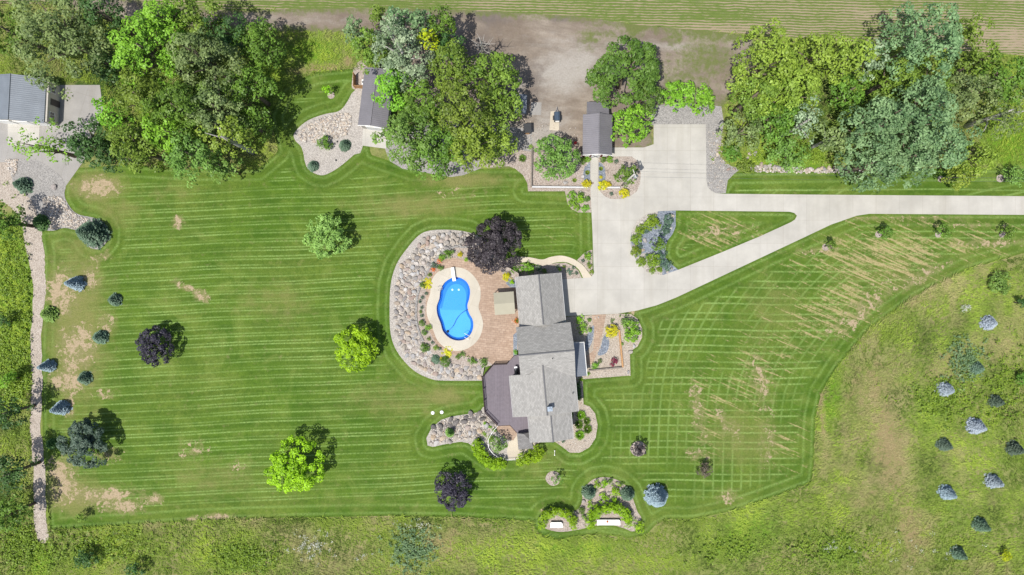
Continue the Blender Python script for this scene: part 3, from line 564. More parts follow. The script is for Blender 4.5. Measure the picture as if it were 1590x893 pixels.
# boulder slope round the terrace: outer foot to inner wall
out_w = pxp(spline([(755, 372), (728, 361), (700, 357), (668, 358), (650, 366), (632, 386), (616, 410), (607, 440), (605, 480), (607, 520), (618, 548), (641, 574), (668, 588), (690, 591), (748, 591)], 8, False))
in_w = pxp(spline([(745, 380), (728, 384), (705, 384), (685, 395), (671, 411), (660, 430), (652, 447), (647, 470), (647, 498), (653, 520), (663, 538), (677, 552), (692, 562), (720, 567), (752, 569)], 8, False), 1.0)
n = len(out_w); vs = []; K = 8
for k in range(K+1):
    t = k/K
    for a, b in zip(out_w, in_w): vs.append((a[0]*(1-t)+b[0]*t, a[1]*(1-t)+b[1]*t, .05 if t < .15 else .05+1.0*((t-.15)/.85)))
fs = [(k*n+i+1, k*n+i, (k+1)*n+i, (k+1)*n+i+1) for k in range(K) for i in range(n-1)]
npmesh('gravel_slope', vs, fs, M['g_pale'])['kind'] = 'structure'
def wall_blocks(name, path, h, z0, w, m, label, cat='wall', L=.42, jit=.03):
    mb = MB(); acc = 0; pts = path; rows = max(1, int(h/.2)); rh = h/rows
    for r in range(rows):
        seg = [(Vector(pts[i]), Vector(pts[i+1])) for i in range(len(pts)-1)]
        s = (r % 2)*L*.5; tot = sum((b-a).length for a, b in seg)
        while s < tot-.05:
            q = s; 
            for a, b in seg:
                l = (b-a).length
                if q <= l: break
                q -= l
            p = a+(b-a)*(q/l); ang = math.atan2((b-a).y, (b-a).x)
            mb.box(p.x+random.uniform(-jit, jit), p.y+random.uniform(-jit, jit), z0+rh*(r+.5), L*.94, w, rh*.97, ang); s += L
    cx = sum(p[0] for p in pts)/len(pts); o = mb.build(name, m); tag(o, label, cat); return o
wall_blocks('retaining_wall', in_w[4:78], .5, .85, .3, M['g_grey'], 'low grey block retaining wall curving round the west side of the pool terrace')
# boulders
def rock_mesh(seed):
    r = np.random.default_rng(seed); import bmesh
    bm = bmesh.new(); bmesh.ops.create_icosphere(bm, subdivisions=2, radius=.5)
    ax = r.normal(size=(9, 3)); ax /= np.linalg.norm(ax, axis=1)[:, None]; cut = r.uniform(.24, .44, 9)
    for v in bm.verts:
        p = np.array(v.co)
        for a, c in zip(ax, cut):
            d = p@a
            if d > c: p = p-a*(d-c)*.9
        v.co = p*[1.1, .9, .72]
    me = bpy.data.meshes.new('boulder'); bm.to_mesh(me); bm.free(); return me
RM = [rock_mesh(i) for i in range(8)]; RD = []
for me in RM:
    me.materials.append(M['rock']); d = me.copy(); d.materials.clear(); d.materials.append(M['darkrock']); RD.append(d)
def rock(x, y, z, s, label, group, dark=False, cat='boulder', name='boulder'):
    o = bpy.data.objects.new(name, random.choice(RD if dark else RM)); C.objects.link(o)
    o.location = (x, y, z); o.scale = (s*random.uniform(.85, 1.25), s*random.uniform(.8, 1.1), s*random.uniform(.7, 1.1)); o.rotation_euler = (random.uniform(-.4, .4), random.uniform(-.4, .4), random.uniform(0, 6.28))
    tag(o, label, cat, group); return o
def pack(fn, tries, radii, keep):           # dart throwing
    res = []
    for rad in radii:
        for _ in range(tries):
            p = fn()
            if all((p[0]-q[0])**2+(p[1]-q[1])**2 > ((rad+q[3])*.86)**2 for q in res): res.append((*p, rad))
            if len(res) >= keep: return res
    return res
def slope_pt():
    i = random.randrange(n-1); t = random.uniform(.2, .93)
    if random.random() > math.dist(out_w[i], out_w[i+1])/1.1: return slope_pt()
    a, b = out_w[i], in_w[i]; return (a[0]*(1-t)+b[0]*t, a[1]*(1-t)+b[1]*t, .05+(t-.15)/.85)
rk = pack(slope_pt, 1300, (.44, .36, .29, .23), 262)
for x, y, z, r in rk: rock(x, y, z+r*.25, r*2.15, 'rounded fieldstone boulder in the curved rock slope west of the blue pool', 'boulders of the pool slope')
def stones(name, pts, label, m=None, size=(.12, .3)):      # small fill stones, one object
    me = RM[0]; base = np.array([v.co for v in me.vertices]); fc = np.array([p.vertices[:] for p in me.polygons]); r = RNG
    pts = np.array(pts); N = len(pts); s = r.uniform(*size, N); a = r.uniform(0, 6.28, N)
    V = base[None]*s[:, None, None]; x = V[..., 0]*np.cos(a)[:, None]-V[..., 1]*np.sin(a)[:, None]; y = V[..., 0]*np.sin(a)[:, None]+V[..., 1]*np.cos(a)[:, None]
    V = np.stack([x, y, V[..., 2]], -1)+pts[:, None, :]; F = (fc[None]+(np.arange(N)*len(base))[:, None, None]).reshape(-1, 3)
    t = np.repeat(r.uniform(0, 1, N), len(fc)); o = npmesh(name, V.reshape(-1, 3), F, m or M['cobble'], fattr={'tint': t}); tag(o, label, 'stones', kind='stuff')
t_ = NT('mixed_cobbles', .85, .3); M['cobble'] = t_.col(t_.ramp(t_.attr('tint'), [(0., (.20, .19, .19)), (.2, (.42, .35, .28)), (.4, (.52, .47, .40)), (.6, (.27, .25, .24)), (.8, (.58, .55, .50)), (1., (.40, .31, .23))]))
stones('cobbles', [slope_pt() for _ in range(2600)], 'small mixed stones filling the gaps of the curved boulder slope by the pool', size=(.14, .36))
def poly_pts(poly, k, z=.08):
    pp = pxp(poly); xs = [p[0] for p in pp]; ys = [p[1] for p in pp]; X = RNG.uniform(min(xs), max(xs), k*6); Y = RNG.uniform(min(ys), max(ys), k*6)
    i = inside(X, Y, pp); X, Y = X[i][:k], Y[i][:k]; return np.stack([X, Y, np.full(X.shape, z)], 1)
cob_mid = [(463, 210), (470, 200), (485, 190), (505, 182), (525, 178), (540, 176), (546, 182), (545, 196), (540, 208), (525, 214), (510, 216), (495, 220), (480, 222), (468, 218)]
stones('cobbles', poly_pts(cob_mid, 1500), 'pinkish river cobbles spread in the pale gravel bed left of the grey roofed garage', size=(.14, .42))
stones('cobbles', poly_pts([(68, 308), (80, 304), (98, 306), (108, 325), (122, 336), (140, 340), (118, 356), (98, 352), (78, 357), (66, 345)], 1300), 'pale cobbles filling the left bed up to the round end with the spruce', size=(.12, .34))
stones('cobbles', poly_pts([(10, 248), (28, 248), (27, 262), (22, 275), (12, 262)], 200), 'patch of pale cobbles at the corner of the old grey driveway', size=(.16, .4))
stones('cobbles', poly_pts([(668, 668), (680, 655), (700, 650), (748, 640), (770, 660), (750, 680), (720, 682), (690, 686), (668, 690)], 700), 'mixed cobbles in the bed left of the purple brown deck', size=(.12, .4))
stones('cobbles', poly_pts([(1163, 255), (1180, 258), (1240, 262), (1310, 262), (1340, 262), (1340, 268), (1240, 269), (1165, 267)], 500), 'pale stones lining the lawn strip below the right hand wood', size=(.15, .4))
stones('cobbles', np.concatenate([poly_pts(b, k, .06) for b, k in ((bed_south, 260), (bed_se, 160), (bed_east, 200), ([(826, 240), (915, 240), (915, 290), (826, 290)], 180), ([(1100, 200), (1122, 200), (1125, 298), (1100, 290)], 200), ([(756, 165), (900, 200), (905, 240), (800, 245), (790, 240)], 240))]), 'scattered small stones lying in the garden beds', size=(.08, .26))
cs = pack(lambda: tuple(np.array(P(random.uniform(672, 765), random.uniform(642, 692)))) + (.05,), 900, (.5, .42, .35), 400)
bsw = pxp([(668, 690), (668, 668), (680, 656), (700, 649), (748, 638), (757, 645), (768, 660), (745, 676), (722, 680), (700, 685)])
k = 0
for x, y, z, r in cs:
    if inside(np.array([x]), np.array([y]), bsw)[0] and k < 90:
        k += 1; up = 446.5-y*10 < 668-(795+x*10-680)*.2
        if up: rock(x, y, z+r*.2, r*2.2, 'dark jagged stone along the upper edge of the bed below the deck', 'dark stones below the deck', True)
        else: rock(x, y, z+r*.2, r*1.9, 'buff and pinkish boulder in the gravel bed left of the deck', 'buff boulders left of the deck')
for i in range(22):
    t = i/21; x, y = P(1166+t*150+random.uniform(-2, 2), 258+t*6+random.uniform(-2.5, 2.5)); rock(x, y, .1, random.uniform(.6, 1.0), 'pale boulder in the stone row between lawn strip and wood', 'boulders of the wood edge row')
for i, (x, y) in enumerate([(1114, 205), (1114, 212), (1113, 219), (1114, 226), (1114, 233), (1114, 240), (1115, 247), (1118, 254), (1124, 260), (1131, 263), (1140, 263), (1147, 261), (1160, 245), (1164, 240), (1172, 239)]):
    X, Y = P(x, y); rock(X, Y, .1, random.uniform(.55, .8), 'pale rounded stone edging the gravel beside the parking pad', 'edging stones by the parking pad')
ONE = [((41, 290), 1.1, 'lone grey boulder in the middle of the left gravel bed', False), ((85, 291), 1.2, 'pale grey boulder lying in the left gravel bed near the old drive', False), ((1043, 335), .8, 'tan boulder at the top corner of the driveway island', False), ((1041, 354), .7, 'tan stone on the east side of the driveway island', False), ((1001, 374), .8, 'whitish stone in the middle of the driveway island', False), ((985, 382), .7, 'white stone on the west rim of the driveway island', False),
       ((998, 389), .6, 'pinkish stone below the middle of the driveway island', False), ((1036, 421), .7, 'buff stone at the lower right rim of the driveway island', False), ((1043, 417), .5, 'small white stone at the sharp lower corner of the island bed', False), ((1007, 420), .8, 'flat orange tinted stone at the bottom of the driveway island', False), ((996, 345), .6, 'white stone in the upper left of the driveway island', False), ((920, 285), .4, 'small pale stone beside the barn walk', False),
       ((978, 546), .9, 'buff boulder at the notch of the east garden bed', False), ((984, 537), .8, 'pale stone under the large shrub of the east garden bed', False), ((975, 578), .6, 'small orange tinted stone in the corner of the east bed', False), ((934, 760), .9, 'pinkish boulder in the middle of the south bed', False), ((962, 758), .8, 'pale boulder among the lime shrubs of the south bed', False), ((945, 765), .8, 'buff stone between the lime shrubs of the south bed', False), ((906, 778), .7, 'orange tinted stone at the left rim of the south bed', False),
       ((957, 750), .7, 'grey stone near the top of the south bed', False), ((877, 284), .7, 'pale stone in the barn bed under the round green tree', False), ((905, 274), .6, 'grey pebble stone by the left slate half round', False), ((942, 268), .7, 'brown stone to the right of the barn walk', False), ((901, 298), .5, 'white stone among the shrubs below the timber wall', False), ((955, 303), .5, 'pinkish stone at the foot of the barn bed', False)]
for (px_, py_), s, lb, dk in ONE:
    X, Y = P(px_, py_); rock(X, Y, .15, s, lb, None, dk)

# ------------------------------------------------------------------ plants
def unit(v): return v/np.maximum(np.linalg.norm(v, axis=-1, keepdims=True), 1e-9)
def leaf_quads(r, cen, nor, size, aspect=.62):
    N = len(cen); nor = unit(nor); t = unit(np.cross(nor, unit(r.normal(size=(N, 3))))); b = np.cross(nor, t)
    L = size*r.uniform(.7, 1.35, N); w = L*aspect
    V = np.stack([cen-t*L[:, None]*.5, cen-b*w[:, None]*.5+nor*0.04*L[:, None], cen+t*L[:, None]*.5-nor*.1*L[:, None], cen+b*w[:, None]*.5+nor*.04*L[:, None]], 1)
    return V.reshape(-1, 3), (np.arange(N*4).reshape(N, 4))
def crown_geo(r, rad, hz, lobe, leaf, dens=1.0, gap=.0, wob=.22, base=.25):
    """leaf faces on many overlapping leaf clumps spread over (and inside) an uneven dome; z=0 is the crown's foot"""
    ph = r.uniform(0, 6.28, 4); area = math.pi*rad*rad
    nl = max(7, int(area/(lobe*lobe)*1.35*(1-gap))); dirs = r.normal(size=(nl*2, 3)); dirs = unit(dirs); dirs[:, 2] = np.abs(dirs[:, 2])*1.35-base; dirs = unit(dirs)[:nl]
    th = np.arctan2(dirs[:, 1], dirs[:, 0])
    k = 1+wob*(np.sin(2*th+ph[0])*.45+np.sin(3*th+ph[1])*.35+np.sin(5*th+ph[2])*.3)
    rr = (1-np.abs(r.normal(0, .12, nl)))*k; inner = r.random(nl) < .26; rr[inner] *= r.uniform(.2, .75, inner.sum())
    LC = dirs*rr[:, None]*[rad-lobe*.5, rad-lobe*.5, hz*.60]; LC[:, 2] += hz*.38
    lr = lobe*r.uniform(.5, 1.05, nl); lt = r.uniform(0, 1, nl)
    per = np.maximum(6, (dens*7.5*(lr/leaf)**2).astype(int)); idx = np.repeat(np.arange(nl), per); N = len(idx)
    d = r.normal(size=(N, 3)); d = unit(d); d += dirs[idx]*.35; d[:, 2] += .45; d = unit(d)
    rad_f = r.uniform(.55, 1.05, N)**.6
    c = LC[idx]+d*(lr[idx]*rad_f)[:, None]*[1, 1, .75]
    nor = d*.75+r.normal(size=(N, 3))*.34; nor[:, 2] += .45
    V, F = leaf_quads(r, c, nor, leaf)
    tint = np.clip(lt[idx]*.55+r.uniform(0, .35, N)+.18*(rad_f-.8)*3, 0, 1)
    return V, F, tint, LC
def conifer_geo(r, rad, h, nb, leaf):
    V = []; T = []; cs = []; ns = []; ds = []
    for i in range(nb):
        t = (i+.5)/nb; z = h*(.06+.94*t); L = rad*(1-t)**.8*r.uniform(.86, 1.08)+.04; a = i*2.39996+r.uniform(-.2, .2)
        m = max(2, int(L/leaf*2.0)); s = (np.arange(m)+.7)/m; dx, dy = math.cos(a), math.sin(a)
        for q, si in enumerate(s):
            k = 1 if si < .35 else 3
            for j in range(k):
                off = (j-(k-1)/2)*leaf*.75*(.6+.8*(1-abs(si-.6)))
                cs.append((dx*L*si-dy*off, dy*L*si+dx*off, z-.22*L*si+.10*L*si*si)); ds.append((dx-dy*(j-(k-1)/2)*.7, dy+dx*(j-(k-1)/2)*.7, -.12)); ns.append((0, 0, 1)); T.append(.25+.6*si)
    cs = np.array(cs); ds = unit(np.array(ds)+r.normal(size=(len(cs), 3))*.12); N = len(cs); up = unit(np.array(ns)+r.normal(size=(N, 3))*.5); b = unit(np.cross(ds, up))
    L = leaf*r.uniform(1.1, 1.7, N)[:, None]; w = leaf*.42
    Vq = np.stack([cs-ds*L*.5, cs+b*w, cs+ds*L*.6, cs-b*w], 1).reshape(-1, 3)
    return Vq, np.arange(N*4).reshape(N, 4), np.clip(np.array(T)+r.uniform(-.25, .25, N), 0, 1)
def trunk(parent, h, r0, LC, zf, m, rad, nlimb=6):
    mb = MB(); b = random.uniform(-.4, .4); mb.tube([(0, 0, -.1), (0, 0, h*.25), (b*.3, b*.2, h*.55), (b*.5, 0, h*.85)], [r0*1.25, r0, r0*.75, r0*.3], 8)
    tr = mb.build('trunk', m, parent, True)
    mb = MB(); o = np.argsort([-math.hypot(p[0], p[1]) for p in LC])
    step = max(1, len(o)//max(1, nlimb))
    for i in o[::step][:nlimb]:
        e = LC[i]; z0 = h*random.uniform(.25, .55); e = (e[0]*.85, e[1]*.85, e[2]+zf)
        mb.tube([(0, 0, z0), (e[0]*.35, e[1]*.35, z0+(e[2]-z0)*.5+.3), (e[0]*.75, e[1]*.75, z0+(e[2]-z0)*.85), e], [r0*.5, r0*.38, r0*.22, r0*.08], 5)
    mb.build('limb', m, tr, True)
GS = {  # leaf colours: dark / bright end of each kind
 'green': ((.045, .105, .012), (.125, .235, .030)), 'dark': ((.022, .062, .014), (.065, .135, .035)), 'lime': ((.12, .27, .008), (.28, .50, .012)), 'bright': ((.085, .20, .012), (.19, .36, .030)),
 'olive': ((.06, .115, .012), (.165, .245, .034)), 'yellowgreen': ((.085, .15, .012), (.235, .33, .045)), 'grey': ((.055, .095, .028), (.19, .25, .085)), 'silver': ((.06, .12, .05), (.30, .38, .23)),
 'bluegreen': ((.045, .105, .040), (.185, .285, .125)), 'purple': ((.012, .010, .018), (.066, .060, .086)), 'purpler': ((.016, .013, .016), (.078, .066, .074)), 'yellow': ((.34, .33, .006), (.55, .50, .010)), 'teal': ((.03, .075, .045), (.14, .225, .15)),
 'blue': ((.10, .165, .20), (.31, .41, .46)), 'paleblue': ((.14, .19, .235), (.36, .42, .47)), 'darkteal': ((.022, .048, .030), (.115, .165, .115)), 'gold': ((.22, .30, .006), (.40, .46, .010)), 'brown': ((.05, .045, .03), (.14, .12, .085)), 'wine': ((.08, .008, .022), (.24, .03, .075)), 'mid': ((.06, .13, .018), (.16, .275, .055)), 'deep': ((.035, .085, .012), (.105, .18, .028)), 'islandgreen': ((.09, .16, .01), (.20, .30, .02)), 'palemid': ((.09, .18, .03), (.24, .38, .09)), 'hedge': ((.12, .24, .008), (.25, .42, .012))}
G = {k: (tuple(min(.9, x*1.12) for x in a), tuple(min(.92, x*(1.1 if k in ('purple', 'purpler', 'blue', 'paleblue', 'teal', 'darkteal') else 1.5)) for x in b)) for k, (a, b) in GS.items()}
def tree(px, py, rpx, h, col, label, name='tree', lobe=.95, leaf=.36, dens=1.0, gap=0., group=None, cat='tree', wob=.22, flatz=.66, bark='bark', tz=None, limbs=6, seed=None, trans=.16):
    hc = h*(1-flatz*.45); x, y = P(px, py, hc); rad = rpx/10*(H-hc)/H; r = np.random.default_rng(seed if seed is not None else int(px*7+py*13))
    hz = h*flatz; V, F, T, LC = crown_geo(r, rad, hz, lobe, leaf, dens, gap, wob)
    o = empty(name, x, y, 0); z0 = h-hz
    trunk(o, h, max(.06, .022*h+.012*rad), LC, z0, M[bark], rad, limbs)
    V[:, 2] += z0
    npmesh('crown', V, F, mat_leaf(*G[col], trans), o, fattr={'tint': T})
    tag(o, label, cat, group); return o
def conifer(px, py, rpx, h, col, label, nb=None, leaf=.16, name='spruce', group=None, base=None, cat='tree'):
    # px,py = middle of the visible cone; its axis stands where the lean of the view says
    hc = h*.42; x, y = P(px, py, hc); rad = rpx/10*(H-hc*.5)/H; r = np.random.default_rng(int(px*3+py*5))
    V, F, T = conifer_geo(r, rad, h, nb or int(40+h*26), leaf); o = empty(name, x, y, 0)
    m = MB(); m.tube([(0, 0, -.1), (0, 0, h*.5), (0, 0, h*.97)], [.05*h**.5, .035*h**.5, .01], 6); m.build('trunk', M['bark'], o, True)
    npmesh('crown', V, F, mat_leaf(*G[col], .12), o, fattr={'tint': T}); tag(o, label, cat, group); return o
PROT = {}
def shrub(px, py, rpx, col, label, shape='mound', group=None, z=0.05, h=None, name='shrub', cat='shrub'):
    key = (col, shape, int(px+py) % 3)
    if key not in PROT:
        r = np.random.default_rng(abs(hash((col, shape))) % 1000+key[2]) if False else np.random.default_rng(sum(map(ord, col+shape))*7+key[2])
        if shape == 'mound': V, F, T, _ = crown_geo(r, 1, 1.25, .34, .17, .9, 0, .10, .15)
        elif shape == 'ball': V, F, T, _ = crown_geo(r, 1, 1.6, .28, .13, 1.0, 0, .04, .2)
        elif shape == 'loose': V, F, T, _ = crown_geo(r, 1, 1.2, .36, .22, .75, .15, .45, .1)
        elif shape == 'spread': V, F, T, _ = crown_geo(r, 1, .6, .30, .20, .8, .1, .5, .0)
        elif shape == 'needle': V, F, T = conifer_geo(r, 1, 1.15, 70, .17)
        elif shape == 'grassy':
            N = 260; a = r.uniform(0, 6.28, N); s = r.uniform(.2, 1, N); d = np.stack([np.cos(a)*s, np.sin(a)*s, np.full(N, .75)], 1); b = np.stack([-np.sin(a), np.cos(a), 0*a], 1)*.05
            p0 = np.stack([np.cos(a)*.1, np.sin(a)*.1, 0*a], 1); mid = p0+d*.6; end = p0+d*[1.0, 1.0, .9]
            V = np.stack([p0-b, p0+b, mid+b, end, end, mid-b], 1)[:, [0, 1, 2, 3, 5]]; V = V.reshape(-1, 3); F = np.arange(N*5).reshape(N, 5); T = r.uniform(0, 1, N)
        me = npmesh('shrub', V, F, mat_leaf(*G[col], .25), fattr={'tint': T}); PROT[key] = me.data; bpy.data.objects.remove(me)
    rpx *= 1.12; hh = h or rpx/10*.9; X, Y = P(px, py, z+hh*.5); o = bpy.data.objects.new(name, PROT[key]); C.objects.link(o)
    s = rpx/10; o.location = (X, Y, z); o.scale = (s, s, max(.3, hh/1.1)); o.rotation_euler = (0, 0, random.uniform(0, 6.28)); tag(o, label, cat, group); return o

# --- free standing lawn trees
tree(506, 367, 36, 5.0, 'palemid', 'round pale green tree on the west lawn, upper of the two left of the pool', lobe=.75, leaf=.30, dens=1.5, wob=.1)
tree(550, 541, 36, 5.2, 'lime', 'bright green tree on the west lawn level with the foot of the pool', lobe=.7, leaf=.28, wob=.2, dens=1.5)
tree(457, 725, 46, 5.8, 'lime', 'broad lime green tree alone on the lower west lawn', lobe=.8, leaf=.30, dens=1.5, wob=.1)
tree(239, 538, 31, 4.2, 'purple', 'dark purple leaved tree alone on the far west lawn', lobe=.55, leaf=.27, trans=.06, wob=.1, dens=1.7)
tree(703, 761, 32, 4.6, 'purple', 'dark purple leaved tree at the bottom of the lawn below the deck', lobe=.55, leaf=.27, trans=.06, wob=.1, dens=1.7)
tree(769, 381, 45, 6.2, 'purpler', 'large dusky purple leaved tree at the top corner of the pool terrace', lobe=.75, leaf=.27, dens=1.9, trans=.08, wob=.1)
tree(127, 690, 38, 5.2, 'darkteal', 'big dark blue green pine on the lower left of the lawn', name='pine', lobe=.62, leaf=.24, wob=.2, dens=2.3, trans=.08)
for x, y, lb in ((1375, 359, 'small young tree with mulch disc, leftmost of the three just below the straight drive'), (1468, 359, 'small young tree with mulch disc, middle one of the three below the straight drive'), (1568, 360, 'small young tree with mulch disc, nearest the right edge below the straight drive'), (1291, 381, 'smallest young tree with mulch disc, beside the bend of the drive')):
    tree(x, y, 12 if y < 375 else 9, 3.2, 'green', lb, lobe=.38, leaf=.22, dens=.9, group='young trees below the drive')
tree(1578, 272, 18, 4.2, 'mid', 'round young tree on the grass strip above the drive at the right edge', lobe=.5, leaf=.25)
tree(866, 745, 9, 2.6, 'mid', 'sparse young tree in the round gravel disc north of the south bed', lobe=.3, leaf=.2, dens=.6, gap=.2)
tree(993, 698, 12, 2.8, 'purpler', 'small purple leaved tree in a round gravel disc right of the house', lobe=.35, leaf=.18)
tree(1094, 730, 12, 2.2, 'brown', 'small brownish tree standing in the lawn right of the south bed', lobe=.35, leaf=.18)
tree(508, 139, 7, 3.2, 'lime', 'thin lime green sapling on the grass beside a little mulch disc', lobe=.3, leaf=.18, dens=.7)
conifer(1022, 774, 18, 4.6, 'blue', 'large blue spruce standing right of the south bed', nb=230, leaf=.22)
# --- conifers in the lawn edge and meadow
for x, y, r_, h, col, lb in [
 (114, 440, 12, 3.4, 'blue', 'blue spruce in the dry grass, topmost one right of the gravel path'), (71, 569, 10, 3.0, 'blue', 'blue spruce standing at the very edge of the gravel path'), (91, 635, 12, 3.2, 'blue', 'blue spruce above the big dark pine by the path'),
 (176, 466, 11, 2.0, 'teal', 'small green spruce on the upper part of the dry patch'), (153, 524, 12, 2.2, 'teal', 'small green spruce in the middle of the dry patch'), (129, 588, 11, 2.0, 'teal', 'small green spruce at the lower end of the dry patch'), (73, 488, 14, 2.2, 'mid', 'bushy green conifer leaning over the gravel path'),
 (138, 362, 24, 5.0, 'teal', 'large blue green spruce in the round end of the left bed'), (32, 287, 14, 2.6, 'teal', 'blue green spruce in the gravel of the left bed'),
 (1538, 502, 13, 2.2, 'paleblue', 'pale blue spruce in the upper right meadow'), (1519, 572, 11, 2.0, 'teal', 'dull green spruce between two pale ones in the right meadow'), (1471, 605, 13, 2.6, 'paleblue', 'pale blue spruce below the bend of the lawn in the right meadow'), (1549, 624, 11, 2.2, 'darkteal', 'dark green spruce near the right edge of the meadow'),
 (1519, 663, 14, 3.0, 'paleblue', 'pale blue elongated spruce in the middle of the right meadow'), (1469, 692, 11, 2.4, 'darkteal', 'dark green spruce just left of the middle of the right meadow'), (1579, 698, 12, 2.6, 'darkteal', 'dark green spruce at the right edge of the photo'), (1474, 767, 12, 2.8, 'blue', 'blue spruce left of a paler one in the lower right meadow'),
 (1546, 749, 12, 2.8, 'paleblue', 'pale blue spruce right of its neighbour in the lower right meadow'), (1526, 817, 12, 2.8, 'teal', 'green spruce below the two blue ones in the lower right meadow'), (1491, 861, 11, 2.6, 'teal', 'green spruce lowest in the right meadow'), (698, 673, 7, 2.6, 'mid', 'small green spruce in the boulder bed left of the deck'),
 (915, 766, 12, 2.4, 'teal', 'blue green spruce at the left rim of the south bed'), (975, 769, 12, 2.6, 'teal', 'blue green spruce at the right rim of the south bed'), (534, 225, 10, 1.9, 'teal', 'blue green globe spruce in the pale gravel bed beside the mid garage'), (485, 257, 9, 1.7, 'teal', 'blue green globe spruce at the lower tip of the pale gravel bed'), (78, 690, 9, 1.4, 'dark', 'low dark bush between the gravel path and the big pine')]:
    conifer(x, y, r_, h, col, lb, group='ornamental spruces')
conifer(61, 345, 14, 2.0, 'dark', 'dark green dense juniper at the fork of the gravel path', leaf=.2)
tree(125, 803, 9, 2.2, 'olive', 'small olive green bush in the dry lower left lawn corner', lobe=.35, leaf=.2)
tree(132, 868, 17, 3, 'dark', 'dark round bush in the bottom left meadow', lobe=.5, leaf=.25)
tree(208, 888, 14, 3, 'dark', 'dark bush cut by the bottom edge of the meadow', lobe=.5, leaf=.25)
tree(1563, 864, 9, 2.0, 'gold', 'small yellow bush in the bottom right meadow', lobe=.35, leaf=.2)
tree(1555, 440, 20, 1.6, 'mid', 'low round sage green thicket at the top of the right meadow', lobe=.5, leaf=.25, gap=.1)
tree(1586, 470, 9, 2.4, 'dark', 'dark bush at the right edge of the upper meadow', lobe=.4, leaf=.22)
tree(1588, 588, 10, 2.2, 'green', 'green bush cut by the right edge beside the meadow spruces', lobe=.4, leaf=.22)
